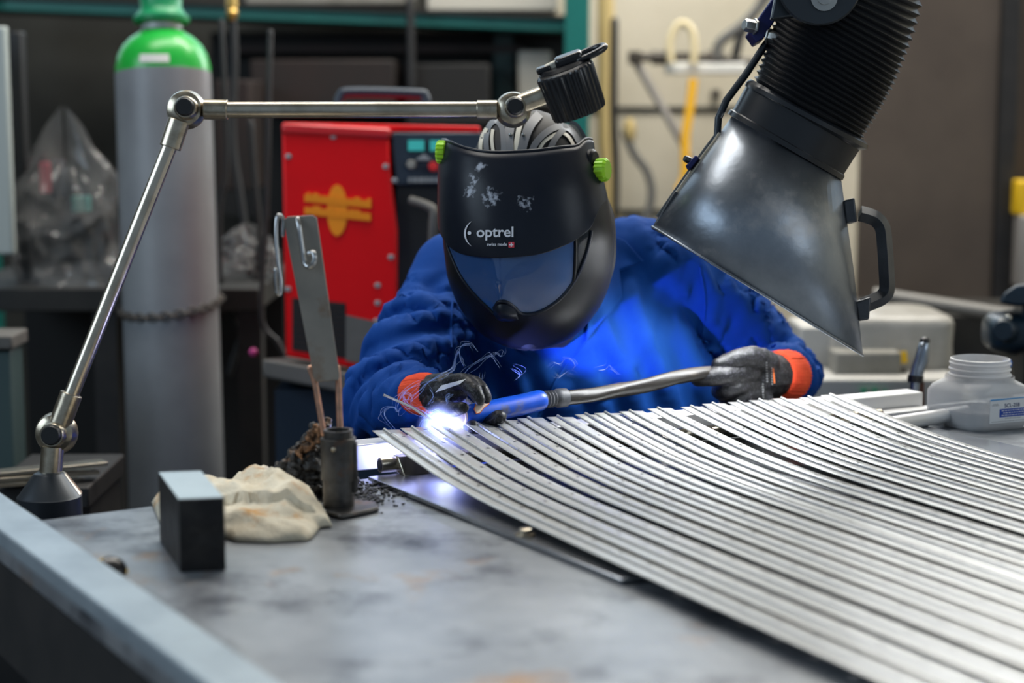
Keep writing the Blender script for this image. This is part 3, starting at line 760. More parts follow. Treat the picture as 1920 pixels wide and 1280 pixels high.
jacket = link('jacket', jm, 'jacket', man, smooth=75)
JB = bvh_of(jacket)
def onto(tree, x, y, z, lift):
    """point on a surface seen at a pixel, lifted off it; falls back to depth z"""
    d = (RT * ((x - 960) / F) + UP * (-(y - 640) / F) + FWD).normalized(); h_, n_, i_, t_ = tree.ray_cast(CAM, d)
    return (h_ - d * lift) if h_ is not None and (h_ - CAM).dot(FWD) > z - .25 else P(x, y, z) - d * lift
def patch(poly, tree, z, lift, nu=14, nv=14):
    """four cornered cloth patch draped over a surface"""
    a_, b_, c_, d_ = [Vector((*q, 0)) for q in poly]
    def fn(u, w):
        q = (a_.lerp(b_, u)).lerp(d_.lerp(c_, u), w); return onto(tree, q.x, q.y, z, lift)
    return MB().grid(fn, nu, nv)
for nm, poly in (('lapel', [(1112, 478), (1158, 462), (1166, 560), (1098, 640)]), ('collar', [(1118, 430), (1172, 452), (1207, 490), (1132, 518)]), ('lapel', [(868, 520), (905, 545), (968, 660), (886, 590)])):
    g = patch(poly, JB, 3.25, .008); me_ = build(nm, g, 'jacket', jacket, solid=.008, sofs=0, smooth=60, bevel=.0012)
for pts in ([(1312, 500), (1322, 560), (1320, 610), (1314, 640)], [(1098, 640), (1050, 700), (1010, 780)], [(848, 560), (846, 640), (850, 720)]):
    sp = [onto(JB, q.x, q.y, 3.25, .0015) for q in spline([Vector((*p, 0)) for p in pts], 8)]
    build('seam', MB().tube(sp, .0022, 6), 'jacket', jacket, smooth=60)
# white care tag on the right cuff
tg = [P(1478, 700, 3.245), P(1511, 712, 3.265), P(1500, 740, 3.262), P(1474, 752, 3.245)]
build('cuff_tag', MB().prism(tg, FWD * .0015), 'tag_white', jacket)['label'] = 'white tag at the cuff'

# ---- gloves: palm, four unequal fingers and a thumb, melted into one skin
def glove(name, chains, voxel=.0022):
    m = MB()
    for ch in chains:
        pts = spline([P(x, y, z) for x, y, z, r in ch], 4); rs = sum([[px(ch[i][3] + (ch[i + 1][3] - ch[i][3]) * k / 4, ch[i][2]) for k in range(4)] for i in range(len(ch) - 1)], []) + [px(ch[-1][3], ch[-1][2])]
        m.tube(pts, rs, 14, 'round')
    me = blob(m, voxel, 5)
    for v in me.vertices: v.co += v.normal * (.0012 * noise.noise(v.co * 90) + .0016 * (1 - abs(noise.noise(v.co * 45))))
    return link(name, me, 'glove', man, smooth=70)
gl = glove('glove', [
    [(790, 737, 2.935, 30), (815, 736, 2.91, 35), (840, 733, 2.882, 35), (850, 731, 2.872, 28)],                    # palm
    [(838, 726, 2.875, 20), (864, 714, 2.845, 15), (886, 728, 2.815, 14), (899, 748, 2.805, 11)],                    # index over the handle
    [(852, 722, 2.90, 18), (880, 716, 2.875, 14), (901, 728, 2.85, 13), (912, 746, 2.845, 10)],                      # middle
    [(848, 748, 2.91, 19), (880, 768, 2.935, 14), (902, 792, 2.90, 14), (916, 793, 2.862, 14), (936, 782, 2.842, 13)],                      # ring, curling under
    [(838, 758, 2.90, 18), (856, 784, 2.91, 13), (874, 800, 2.878, 13), (887, 800, 2.835, 12)],                    # little
    [(812, 752, 2.885, 19), (830, 764, 2.858, 15), (850, 768, 2.835, 13), (868, 764, 2.815, 10.5)],                  # thumb along the near side
])
gr = glove('glove', [
    [(1482, 703, 3.27, 36), (1455, 704, 3.235, 42), (1425, 706, 3.205, 43), (1405, 708, 3.195, 36)],                 # palm
    [(1440, 680, 3.18, 22), (1412, 668, 3.145, 19), (1380, 672, 3.125, 16), (1346, 684, 3.115, 12)],                 # thumb on top of the hose
    [(1405, 700, 3.16, 22), (1372, 702, 3.125, 18), (1340, 706, 3.11, 17), (1308, 711, 3.115, 13)],                  # index along the hose
    [(1405, 722, 3.165, 21), (1372, 728, 3.13, 17), (1352, 733, 3.14, 16), (1348, 728, 3.175, 13)],                  # middle
    [(1415, 738, 3.17, 20), (1386, 746, 3.145, 16), (1366, 748, 3.155, 15), (1360, 742, 3.185, 12)],                 # ring
    [(1432, 750, 3.18, 18), (1406, 758, 3.165, 14), (1390, 758, 3.175, 13), (1384, 752, 3.20, 11)],                  # little
])
GLB, GRB = bvh_of(gl), bvh_of(gr)
def cuff(path, par, n=96, ribs=40):
    rings = []; N_ = len(path)
    for i, (x, y, z, r) in enumerate(path):
        c_ = P(x, y, z); nx = P(*path[min(i + 1, N_ - 1)][:3]) - P(*path[max(i - 1, 0)][:3]); nx.normalize(); A = (UP - nx * UP.dot(nx)).normalized(); B = nx.cross(A)
        rings.append([c_ + A * (px(r, z) * (1 + .03 * math.cos(ribs * a_)) * math.cos(a_)) + B * (px(r, z) * .92 * (1 + .03 * math.cos(ribs * a_)) * math.sin(a_)) for a_ in [k * 2 * math.pi / n for k in range(n)]])
    return build('knit_cuff', MB().loft(rings), 'cuff_orange', par, smooth=80)
c = cuff([(768, 742, 2.955, 33), (776, 740, 2.945, 37), (790, 738, 2.930, 39), (804, 737, 2.918, 38), (812, 737, 2.91, 35)], gl); c['label'] = 'ribbed orange knit cuff'
c = cuff([(1452, 704, 3.225, 44), (1458, 704, 3.235, 47), (1470, 704, 3.25, 47), (1478, 704, 3.262, 48), (1486, 704, 3.275, 44)], gr); c['label'] = 'ribbed orange knit cuff'
# print on the glove backs
m = MB()
for x, y, w, h in ((1436, 700, 3, 44), (1446, 706, 2, 36), (1429, 735, 3, 34)):
    for j in range(int(h / 5)):
        c_ = [onto(GRB, x + a_ + .15 * j, y - h / 2 + j * 5 + b_, 3.2, .0012) for a_, b_ in ((0, 0), (w, .4), (w, 3.4), (0, 3))]; m.add(c_, [(0, 1, 2, 3)])
build('print', m, 'grey_print', gr, smooth=0)
m = MB()
for j in range(7):
    y = 690 + j * 4; m.add([onto(GRB, 1448 + a_ + .4 * j, y + b_, 3.2, .0012) for a_, b_ in ((0, 0), (3, .4), (3.4, 4.2), (.4, 3.8))], [(0, 1, 2, 3)])
build('print', m, 'orange_print', gr, smooth=0)
m = MB()
m.grid(lambda u, w: onto(GLB, 828 + 46 * u - 12 * w, 722 - 12 * u + 14 * w * (1 - .3 * u), 2.86, .0012), 8, 5)
build('print', m, 'white_print', gl, smooth=60)

# ---- helmet
HYW = [(255, 138), (280, 140), (300, 143), (340, 150), (400, 157), (450, 159), (490, 156), (520, 152), (550, 142), (575, 130), (600, 112), (625, 88), (642, 58), (652, 28), (655, 12)]
HCX = [(255, 972), (300, 975), (360, 983), (450, 991), (550, 993), (655, 992)]
HFR = [(255, 2.955), (300, 2.935), (360, 2.918), (450, 2.912), (520, 2.922), (570, 2.942), (610, 2.968), (655, 3.02)]
HDP = [(255, .135), (360, .145), (450, .15), (520, .142), (570, .125), (610, .105), (655, .07)]
YAW = -.30
def hs(th, y, off=0.0):
    def raw(t, yy):
        a_ = t + YAW; s_, c_ = math.sin(a_), math.cos(a_); w_ = cspl(HYW, yy)
        x = cspl(HCX, yy) + w_ * math.copysign(abs(s_) ** .86, s_); D = cspl(HDP, yy)
        return P(x, yy, cspl(HFR, yy) + D * (1 - math.copysign(abs(c_) ** .86, c_)))
    p = raw(th, y)
    if off:
        e_ = .02; n_ = (raw(th + e_, y) - raw(th - e_, y)).cross(raw(th, min(y + 3, 655)) - raw(th, max(y - 3, 255))); n_.normalize()
        if n_.dot(p - P(985, y, cspl(HFR, y) + cspl(HDP, y))) < 0: n_ = -n_
        p = p + n_ * off
    return p
def hp_(x, y):
    """angle on the helmet front seen at a pixel"""
    lo, hi = -1.2, 1.85
    for _ in range(40):
        mid = (lo + hi) / 2; a_ = mid + YAW; xx = cspl(HCX, y) + cspl(HYW, y) * math.copysign(abs(math.sin(a_)) ** .86, math.sin(a_))
        if xx < x: lo = mid
        else: hi = mid
    return (lo + hi) / 2
helm = thing('welding_helmet', None, None, P(985, 440, 3.0)); del helm  # replaced below by the shell mesh
bpy.data.objects.remove(bpy.data.objects['welding_helmet'])
YLOW = [(-1.6, 400), (-1.2, 425), (-1.0, 441), (-.63, 470), (-.3, 480), (0, 482), (.35, 477), (.7, 457), (.95, 436), (1.05, 424), (1.12, 410), (1.25, 392), (1.6, 370)]
VB = [(-1.05, 425), (-.95, 447), (-.75, 492), (-.55, 532), (-.38, 560), (-.24, 578), (-.17, 584), (-.12, 572), (-.06, 561), (0, 558), (.06, 560), (.13, 571), (.2, 584), (.34, 586), (.52, 574), (.73, 546), (.93, 492), (1.04, 446), (1.09, 424)]
RIM = [(-1.5, 262), (-1.0, 264), (-.75, 268), (-.4, 280), (0, 288), (.4, 286), (.8, 279), (1.1, 275), (1.28, 264), (1.4, 262), (1.6, 264)]
# outer shell with the window opening left out
def shellmb():
    m = MB(); NU, NV = 120, 110; t0, t1 = -1.75, 1.98; idx = {}
    def k(i, j):
        if (i, j) not in idx: idx[(i, j)] = len(m.v); th = t0 + (t1 - t0) * i / NU; y0 = cspl(RIM, th) + 2; m.v.append(hs(th, y0 + (652 - y0) * j / NV))
        return idx[(i, j)]
    for i in range(NU):
        for j in range(NV):
            th = t0 + (t1 - t0) * (i + .5) / NU; y0 = cspl(RIM, th) + 2; y = y0 + (652 - y0) * (j + .5) / NV
            if -.98 < th < 1.06 and y > cspl(YLOW, th) - 14 and y < cspl(VB, th) - 1: continue
            m.f.append((k(i, j), k(i + 1, j), k(i + 1, j + 1), k(i, j + 1)))
    return m
helm = build('helmet', shellmb(), 'helmet_shell', man, solid=.003, sofs=0, smooth=60)
# flip-up dark cover
def cov(u, w):
    th = -1.62 + (1.52 + 1.62) * u; y0 = cspl(RIM, th); y1 = cspl(YLOW, th); return hs(th, y0 + (y1 - y0) * w, .006 - .004 * max(0, (.06 - w) / .06))
cv = build('cover', MB().grid(cov, 90, 60), 'helmet_cover', helm, solid=.003, sofs=1, smooth=60, bevel=.001)
cv['label'] = 'dark flip-up cover with white scuffs'
# rolled rims along its top and lower edges
build('rim', MB().tube([hs(-1.62 + 3.14 * i / 70, cspl(RIM, -1.62 + 3.14 * i / 70), .005) for i in range(71)], .0028, 8), 'helmet_cover', cv, smooth=60)
build('rim', MB().tube([hs(-1.2 + 2.45 * i / 60, cspl(YLOW, -1.2 + 2.45 * i / 60), .0075) for i in range(61)], .0022, 8), 'helmet_cover', cv, smooth=60) if False else None
# visor and its side window
def vis(u, w):
    th = -.97 + (.80 + .97) * u; y0 = cspl(YLOW, th) - 9; y1 = cspl(VB, th); return hs(th, y0 + (y1 - y0) * w, .0015 + .010 * math.exp(-(th / .16) ** 2) * w)
build('visor', MB().grid(vis, 90, 30), 'visor_glass', helm, solid=.002, sofs=0, smooth=60)['label'] = 'clear curved visor'
build('side_window', MB().grid(lambda u, w: hs(.82 + .25 * u, (cspl(YLOW, .82 + .25 * u) - 9) + (cspl(VB, .82 + .25 * u) - cspl(YLOW, .82 + .25 * u) + 9) * w, .001), 14, 20), 'side_window', helm, solid=.002, smooth=60)
build('divider', MB().tube([hs(.81, cspl(YLOW, .81) - 6 + (cspl(VB, .81) - cspl(YLOW, .81) + 6) * i / 12, .003) for i in range(13)], .0028, 8), 'helmet_shell', helm, smooth=60)
build('visor_rim', MB().tube([hs(-.97 + 2.04 * i / 90, cspl(VB, -.97 + 2.04 * i / 90), .003 + .010 * math.exp(-((-.97 + 2.04 * i / 90) / .16) ** 2)) for i in range(91)], .0030, 8), 'helmet_cover', helm, smooth=60)
def nose(u, w):
    a_ = (u - .5) * 2; th = a_ * .17; return hs(th, 561 + 34 * w + 12 * a_ * a_ * (1 - w), .004 + .016 * math.cos(a_ * 1.4) * math.sin(math.pi * (.15 + .75 * w)))
build('nose_bump', MB().grid(nose, 16, 14), 'helmet_cover', helm, solid=.002, smooth=70)
# blue filter lenses behind the visor
for q in ([(888, 484), (936, 489), (938, 503), (886, 496)], [(1006, 480), (1038, 470), (1047, 500), (1008, 504)]):
    qq = [hs(hp_(x, y), y, -.006) for x, y in q]; build('filter_lens', MB().prism(qq, FWD * .002), 'lens_blue', helm)
# black neck seal behind and below
def seal(u, w):
    a_ = .60 + u * 1.9; yy = 350 + 300 * w; W_ = cspl([(350, 138), (400, 158), (450, 163), (500, 160), (550, 142), (600, 112), (650, 66)], yy)
    return P(990 + W_ * math.sin(a_), yy, cspl(HFR, yy) + .02 + .17 * (1 - math.cos(a_)))
build('neck_seal', MB().grid(seal, 24, 30), 'seal_black', helm, solid=.004, smooth=60)
def chin(u, w):
    a_ = (u - .5) * 2.6; yy = 575 + 80 * w; W_ = cspl([(575, 124), (600, 108), (625, 85), (643, 56), (651, 34), (655, 8)], yy); return P(992 + W_ * math.sin(a_), yy, 2.96 + .055 * w + .11 * (1 - math.cos(a_)))
build('chin_seal', MB().grid(chin, 30, 16), 'seal_black', helm, solid=.004, smooth=60)
# knobs
def knob(x, y, z, ax, r, h_):
    c_ = P(x, y, z); ax = Vector(ax).normalized(); A = (UP - ax * UP.dot(ax)).normalized(); B = ax.cross(A); rings = []
    for d_, s_ in ((0, .9), (.002, 1), (h_ * .8, 1), (h_, .84)):
        rings.append([c_ + ax * d_ + (A * math.cos(t) + B * math.sin(t)) * r * s_ * (1 + .05 * (1 if math.cos(14 * t) > 0 else -1)) for t in [k * 2 * math.pi / 112 for k in range(112)]])
    k_ = build('knob', MB().loft(rings), 'lime', helm, smooth=30); k_['label'] = 'lime green knob'
    return k_
knob(1119, 319, 2.995, (.92, -.42, .05), .0185, .020); knob(836, 285, 3.03, (-.96, .1, .02), .0185, .016)
build('pivot', MB().lathe(P(1106, 300, 3.0), (.9, -.45, .05), [(.018, -.004), (.018, .006), (.014, .011)], 24), 'helmet_shell', helm, bevel=.001)
# headgear crown, straps
def dome(x, y, lift=0):
    rx, ry = px(113, 3.1), px(128, 3.1); xx = (x - 992) * 3.1 / F; yy = (y - 333) * 3.1 / F; q = 1 - (xx / rx) ** 2 - (yy / ry) ** 2
    zz = 3.1 - .118 * math.sqrt(max(q, 0))
    for _ in range(4):
        xx = (x - 992) * zz / F - 0; yy = ((y - 640) * zz - (333 - 640) * 3.1) / F; xx = ((x - 960) * zz - 32 * 3.1) / F
        q = 1 - (xx / rx) ** 2 - (yy / ry) ** 2; zz = 3.1 - .118 * math.sqrt(max(q, 0))
    return P(x, y, zz - lift)
cm = MB(); cm.ball((0, 0, 0), 1, 32); cm.v = [P(992, 333, 3.1) + RT * (v.x * px(112, 3.1)) + UP * (v.z * px(127, 3.1)) + FWD * (v.y * .117) for v in cm.v]
crown = build('headgear', cm, 'crown_black', helm, smooth=80)
def strap(pts, wpx, m_, lift=.004):
    sp = spline([Vector((x, y, 0)) for x, y in pts], 8); rings = []
    for i, q in enumerate(sp):
        t = (sp[min(i + 1, len(sp) - 1)] - sp[max(i - 1, 0)]).normalized(); nn = Vector((-t.y, t.x, 0)) * wpx / 2
        a_, b_ = dome(q.x - nn.x, q.y - nn.y, lift), dome(q.x + nn.x, q.y + nn.y, lift); rings.append([a_, b_, b_ + FWD * .003, a_ + FWD * .003])
    build('strap', MB().loft(rings), m_, crown, smooth=40)
strap([(955, 296), (954, 260), (957, 232), (962, 214)], 17, 'strap_grey'); strap([(975, 296), (984, 258), (996, 232), (1012, 213)], 17, 'strap_grey')
strap([(964, 296), (969, 262), (974, 238), (980, 222)], 9, 'strap_white', .002)
strap([(914, 298), (911, 262), (917, 236), (930, 226), (941, 240), (944, 268), (944, 298)], 10, 'strap_grey')
strap([(900, 290), (902, 262), (912, 240)], 7, 'strap_white', .002)
strap([(926, 292), (922, 262), (924, 242)], 6, 'strap_white', .002)
strap([(990, 298), (1006, 266), (1030, 244), (1056, 236), (1078, 250), (1094, 282)], 12, 'strap_grey')
strap([(1004, 294), (1020, 266), (1044, 250)], 6, 'strap_white', .002)
strap([(1024, 296), (1040, 262), (1058, 240)], 11, 'strap_grey'); strap([(1048, 246), (1066, 256), (1082, 284)], 6, 'strap_white', .002)
strap([(1068, 232), (1084, 246), (1098, 274)], 7, 'strap_white', .002); strap([(1062, 226), (1082, 234), (1100, 262)], 6, 'strap_grey', .004)
for x in (957, 981): build('rivet', MB().ball(dome(x, 252, .007), .0032, 10), 'bolt_steel', crown)
# lettering on the cover
def on_cover(verts, faces, ox, oy, sc, m_, name, lift=.0112):
    m = MB(); m.add([hs(hp_(ox + x * sc, oy - y * sc), oy - y * sc, lift) for x, y in verts], faces); return build(name, m, m_, cv, fix=False, smooth=0)
v, f = text_tris('optrel', 1, bold=.018); wd = max(q[0] for q in v)
on_cover([(x / wd, y / wd) for x, y in v], f, 900, 444, 64, 'logo_white', 'lettering')
v, f = text_tris('swiss made', 1, bold=.02); wd = max(q[0] for q in v)
on_cover([(x / wd, y / wd) for x, y in v], f, 918, 460, 35, 'logo_white', 'lettering')
N_ = 24; arcv = [(r_ * math.cos(a_), r_ * math.sin(a_)) for a_, r_ in [(math.pi * (.66 + .68 * i / N_), 1) for i in range(N_ + 1)] + [(math.pi * (.66 + .68 * i / N_), 1 - .12 * math.sin(math.pi * i / N_)) for i in range(N_ + 1)]]
on_cover([(x + .28 * 0, y) for x, y in arcv], [(i, i + 1, N_ + 2 + i, N_ + 1 + i) for i in range(N_)], 905, 438, 26, 'logo_white', 'emblem')
on_cover([(math.cos(k * math.pi / 8), math.sin(k * math.pi / 8)) for k in range(16)], [tuple(range(16))], 888, 437, 3.3, 'logo_white', 'emblem')
on_cover([(0, 0), (1, 0), (1, 1), (0, 1)], [(0, 1, 2, 3)], 955.5, 463.5, 10, 'logo_red', 'emblem')
on_cover([(.4, .15), (.6, .15), (.6, .4), (.85, .4), (.85, .6), (.6, .6), (.6, .85), (.4, .85), (.4, .6), (.15, .6), (.15, .4), (.4, .4)], [(0, 1, 6, 7), (11, 2, 5, 8), (2, 3, 4, 5), (8, 9, 10, 11)], 955.5, 463.5, 10, 'logo_white', 'emblem', .0118)
# worn white scuffs: a noise stain with a place of its own on the cover
cvo = ORG[cv]
for x, y, r_ in ((893, 338, .034), (886, 362, .034), (925, 372, .045), (985, 382, .040), (905, 318, .034)):
    q = hs(hp_(x, y), y, .009) - cvo; add_patch(M['helmet_cover'], (.55, .60, .70), tuple(q), r_, 130, .75, .36, .52)

# ================================================================== torch, filler rod, arc, smoke
tch = thing('welding_torch', 'blue handled welding torch with a dark hose, its nozzle at the arc', 'torch', P(940, 765, 2.88))
HB = [(866, 779, 2.845, 15), (880, 777, 2.852, 19), (905, 773, 2.866, 20.5), (950, 764, 2.892, 20), (985, 757, 2.912, 20), (1010, 751, 2.926, 20), (1019, 749, 2.931, 17)]
sp = spline([P(x, y, z) for x, y, z, r in HB], 5); rs = sum([[px(HB[i][3] + (HB[i + 1][3] - HB[i][3]) * k / 5, HB[i][2]) for k in range(5)] for i in range(len(HB) - 1)], []) + [px(17, 2.93)]
hdl = build('handle', MB().tube(sp, rs, 28, 'flat'), 'torch_blue', tch, bevel=.002, smooth=50)
tx = (sp[8] - sp[12]).normalized()
build('nozzle', MB().tube([P(868, 779, 2.846), P(856, 785, 2.842), P(846, 793, 2.839)], [px(15, 2.84), px(12, 2.84), px(8.5, 2.84)], 24), 'ceramic', tch)
build('gas_ring', MB().torus(P(866, 779, 2.846), tx, px(15, 2.85), px(3.2, 2.85), 28, 8), 'ceramic', tch)
build('electrode', MB().tube([P(846, 793, 2.839), P(838, 799, 2.837)], [.0014, .0006], 8), 'rod_steel', tch)
hb_ = bvh_of(hdl)
tr = [(889, 767), (892, 758), (900, 754), (910, 750), (916, 751), (917, 757), (908, 764), (900, 774), (893, 775)]
build('trigger', MB().prism([onto(hb_, x, y, 2.86, .003) for x, y in tr], FWD * .004), 'trigger_white', tch, bevel=.0006)['label'] = 'pale trigger outlined in orange'
build('trigger_outline', MB().tube([onto(hb_, x, y, 2.86, .0034) for x, y in tr + tr[:1]], .0007, 6), 'orange_print', tch)
cp_, cr_ = [], []
for i in range(15):
    t = i / 14; cp_.append(P(1018 + 42 * t, 749 - 4 * t, 2.931 + .025 * t)); cr_.append(px(14 if i % 2 else 16.5, 2.94) if i < 9 else px(18, 2.94))
build('collar', MB().tube(cp_, cr_, 24), 'collar_grey', tch)
HP = [(1058, 746, 2.955, 14), (1110, 741, 2.985, 15), (1160, 731, 3.015, 13.5), (1210, 722, 3.045, 14.5), (1260, 710, 3.075, 13.5), (1310, 701, 3.10, 14), (1360, 697, 3.145, 14), (1400, 705, 3.20, 14), (1440, 730, 3.24, 14), (1460, 780, 3.22, 14), (1440, 900, 3.26, 14), (1400, 1150, 3.3, 14)]
sp = spline([P(x, y, z) for x, y, z, r in HP], 6); rings = []
for i, q in enumerate(sp):
    t = (sp[min(i + 1, len(sp) - 1)] - sp[max(i - 1, 0)]).normalized(); A = (UP - t * UP.dot(t)).normalized(); B = t.cross(A); r_ = px(13.5, 3.05)
    rings.append([q + (A * math.cos(a_) + B * math.sin(a_)) * r_ * (1 + .07 * math.sin(3 * a_ + i * .32) + .05 * noise.noise(Vector((i * .5, math.cos(a_) * 2, math.sin(a_) * 2)))) for a_ in [k * 2 * math.pi / 20 for k in range(20)]])
build('hose', MB().loft(rings), 'hose_sheath', tch, smooth=60)['label'] = 'dark glossy sheathed hose'
tag(build('filler_rod', MB().tube([P(719, 740, 2.80), P(770, 762, 2.815), P(822, 796, 2.831)], .0021, 10), 'rod_steel'), 'thin bright filler rod pointing into the arc', 'rod')
pl2 = bpy.data.lights.new('arc_bounce_fill', 'POINT'); pl2.energy = .9; pl2.color = (.42, .46, 1); pl2.shadow_soft_size = .01  # added lamp standing in for arc light bounced under the hinge ends
plo2 = bpy.data.objects.new('arc_bounce_fill', pl2); COL.objects.link(plo2); plo2.location = ARC + Vector((-.05, -.10, -.033))
arc = thing('welding_arc', 'blinding white welding arc at the hinge ends', 'arc', ARC)
build('core', MB().ball(ARC, .0125, 20, (1.0, 1, .95)), 'arc_core', arc)
gm = bpy.data.materials.new('arc_glow'); gm.use_nodes = True; nt = gm.node_tree; nt.nodes.remove(nt.nodes['Principled BSDF']); M['arc_glow'] = gm
ee = nt.nodes.new('ShaderNodeEmission'); ee.inputs[0].default_value = (.30, .38, 1, 1); tc = nt.nodes.new('ShaderNodeTexCoord')
ln = nt.nodes.new('ShaderNodeVectorMath'); ln.operation = 'LENGTH'; nt.links.new(tc.outputs['Object'], ln.inputs[0])
mr = nt.nodes.new('ShaderNodeMapRange'); mr.inputs[1].default_value = .048; mr.inputs[2].default_value = .010; mr.inputs[3].default_value = 0; mr.inputs[4].default_value = 1; nt.links.new(ln.outputs['Value'], mr.inputs[0])
pw = nt.nodes.new('ShaderNodeMath'); pw.operation = 'POWER'; pw.inputs[1].default_value = 2.6; nt.links.new(mr.outputs[0], pw.inputs[0])
mu = nt.nodes.new('ShaderNodeMath'); mu.operation = 'MULTIPLY'; mu.inputs[1].default_value = 420; nt.links.new(pw.outputs[0], mu.inputs[0]); nt.links.new(mu.outputs[0], ee.inputs[1])
nt.links.new(ee.outputs[0], nt.nodes['Material Output'].inputs['Volume'])
build('glow', MB().ball(ARC, .048, 24), 'arc_glow', arc)
SM = [[(745, 809), (733, 795), (722, 780), (722, 768), (733, 763), (741, 765), (746, 772), (752, 764)],
      [(783, 806), (790, 790), (800, 783), (808, 775), (800, 770), (800, 777), (812, 782)],
      [(808, 775), (820, 770), (830, 778), (822, 786)],
      [(822, 790), (790, 770), (765, 762), (756, 745), (760, 738), (770, 742), (772, 752)],
      [(830, 780), (838, 760), (836, 748), (842, 742), (838, 752), (845, 762)],
      [(780, 764), (770, 750), (790, 728), (800, 718), (830, 700), (850, 688), (855, 672), (860, 660), (866, 676), (873, 686)],
      [(860, 660), (868, 646), (885, 645), (896, 660)],
      [(845, 735), (858, 716), (880, 690), (905, 674), (920, 668), (930, 680), (937, 690)], [(920, 668), (930, 662), (938, 668), (944, 658)],
      [(835, 775), (850, 755), (866, 735), (872, 716), (890, 724), (902, 714), (905, 700)],
      [(742, 768), (752, 745), (768, 728), (790, 716)], [(800, 760), (812, 742), (806, 728), (820, 724)],
      [(1025, 690), (1038, 680), (1050, 682), (1060, 672)], [(1058, 668), (1070, 672), (1078, 684), (1074, 694)], [(1040, 700), (1050, 706), (1062, 698), (1075, 702)], [(1122, 694), (1135, 692), (1142, 684)], [(1142, 684), (1150, 694), (1158, 702)], [(960, 690), (975, 700), (968, 712)]]
smb = MB(); rn = random.Random(2)
for w in SM:
    z = 2.845 + rn.uniform(-.02, .02) if w[0][0] < 960 else 2.95; sp = spline([P(x, y, z + rn.uniform(-.01, .01)) for x, y in w], 7); n_ = len(sp)
    R0 = .0009 if w[0][1] > 760 else .0005
    for q in range(4):
        o3 = Vector((q * 3.1, 1.7, w[0][0] * .37)); sp2 = [p + Vector([noise.noise(p * 22 + o3 + Vector((j * 5, 0, 0))) for j in range(3)]) * .006 * q for p in sp]
        smb.tube(sp2, [R0 * (1 - .18 * q) * (.25 + math.sin(math.pi * (i + .5) / n_)) for i in range(n_)], 6)
tag(build('smoke', smb, 'smoke', smooth=60), 'thin wisps of welding smoke curling above the arc', 'smoke', kind='stuff')

# ================================================================== fume extraction hood
hood = thing('fume_extraction_hood', 'steel fume extraction hood on a black bellows hose above the welder', 'extractor', P(1500, 272, 2.98))
def oval(l, r, zc_, hd, n=64, wob=0):
    a_, b_ = P(*l, zc_), P(*r, zc_); c_ = (a_ + b_) / 2; e_ = (b_ - a_) / 2
    return [c_ + e_ * math.cos(k * 2 * math.pi / n) + (c_ - CAM).normalized() * (hd * math.sin(k * 2 * math.pi / n)) for k in range(n)]
Z0 = 2.98
b = MB().loft([oval((1223, 425), (1618, 666), Z0, .165), oval((1298, 322), (1600, 500), Z0, .14), oval((1372, 218), (1577, 334), Z0, .105)], False)
cone = build('cone', b, 'hood_steel', hood, solid=.003, sofs=-1, smooth=60)
li = MB().loft([oval((1229, 427), (1613, 661), Z0, .161), oval((1303, 326), (1594, 498), Z0, .136), oval((1380, 226), (1570, 335), Z0, .101)], False)
build('cone_lining', li, 'aluminium', hood, smooth=60)
build('hood_lamp', MB().loft([oval((1352, 282), (1572, 410), Z0, .100), oval((1360, 276), (1568, 398), Z0, .098)]), 'hood_lamp', hood)['label'] = 'lamp inside the hood'
build('cone_rim', MB().tube([q for q in oval((1223, 425), (1618, 666), Z0, .165)] + [oval((1223, 425), (1618, 666), Z0, .165)[0]], .0022, 8), 'hood_steel', hood, smooth=60)
build('collar', MB().loft([oval((1368, 213), (1575, 336), Z0, .107), oval((1364, 213), (1580, 338), Z0, .109), oval((1369, 205), (1584, 330), Z0, .109), oval((1374, 205), (1582, 327), Z0, .106), oval((1399, 160), (1612, 280), Z0, .106)]), 'hood_black', hood, smooth=40)
build('collar_ring', MB().loft([oval((1401, 160), (1612, 282), Z0, .106), oval((1396, 160), (1626, 280), Z0, .111), oval((1400, 152), (1628, 272), Z0, .111), oval((1408, 148), (1620, 262), Z0, .104)]), 'hood_black', hood, smooth=40)
rings = []; NP = 58
for i in range(NP + 1):
    t = i / NP; tl = t ** .95; l = (1412 + 100 * tl, 150 - 300 * tl); tr_ = t ** 1.35
    r = (cspl([(0, 1618), (.35, 1672), (.6, 1706), (.8, 1732), (1, 1740)], t), cspl([(0, 262), (.35, 172), (.6, 90), (.8, 0), (1, -110)], t))
    c_ = ((l[0] + r[0]) / 2, (l[1] + r[1]) / 2); q = 1.0 if i % 2 else .935
    rings.append(oval((c_[0] + (l[0] - c_[0]) * q, c_[1] + (l[1] - c_[1]) * q), (c_[0] + (r[0] - c_[0]) * q, c_[1] + (r[1] - c_[1]) * q), Z0, .112 * (1 if i % 2 else .95)))
build('bellows', MB().loft(rings), 'bellows', hood, smooth=25)
build('bracket_rod', MB().tube([P(x, y, Z0 - .01) for x, y in ((1475, 30), (1432, 88), (1398, 140), (1362, 188), (1347, 222), (1345, 255), (1330, 275), (1290, 330), (1236, 408))], .0062, 16), 'dark_metal', hood, smooth=60)
build('bracket_strip', MB().tube([P(x, y, Z0 - .022) for x, y in ((1352, 252), (1338, 272), (1300, 322), (1268, 368))], .0058, 12), 'satin_steel', hood, smooth=60)
build('guide_sleeve', MB().prism([P(1223, 427, Z0 - .03), P(1266, 357, Z0 - .03), P(1288, 370, Z0 - .03), P(1246, 438, Z0 - .03)], FWD * .03), 'handle_grey', hood, bevel=.002)
build('mount_bracket', MB().prism([P(1404, 60, Z0 - .03), P(1446, 0, Z0 - .03), P(1472, -40, Z0 - .03), P(1490, -20, Z0 - .03), P(1432, 72, Z0 - .03), P(1418, 80, Z0 - .03)], FWD * .05), 'blue_bracket', hood, bevel=.002)
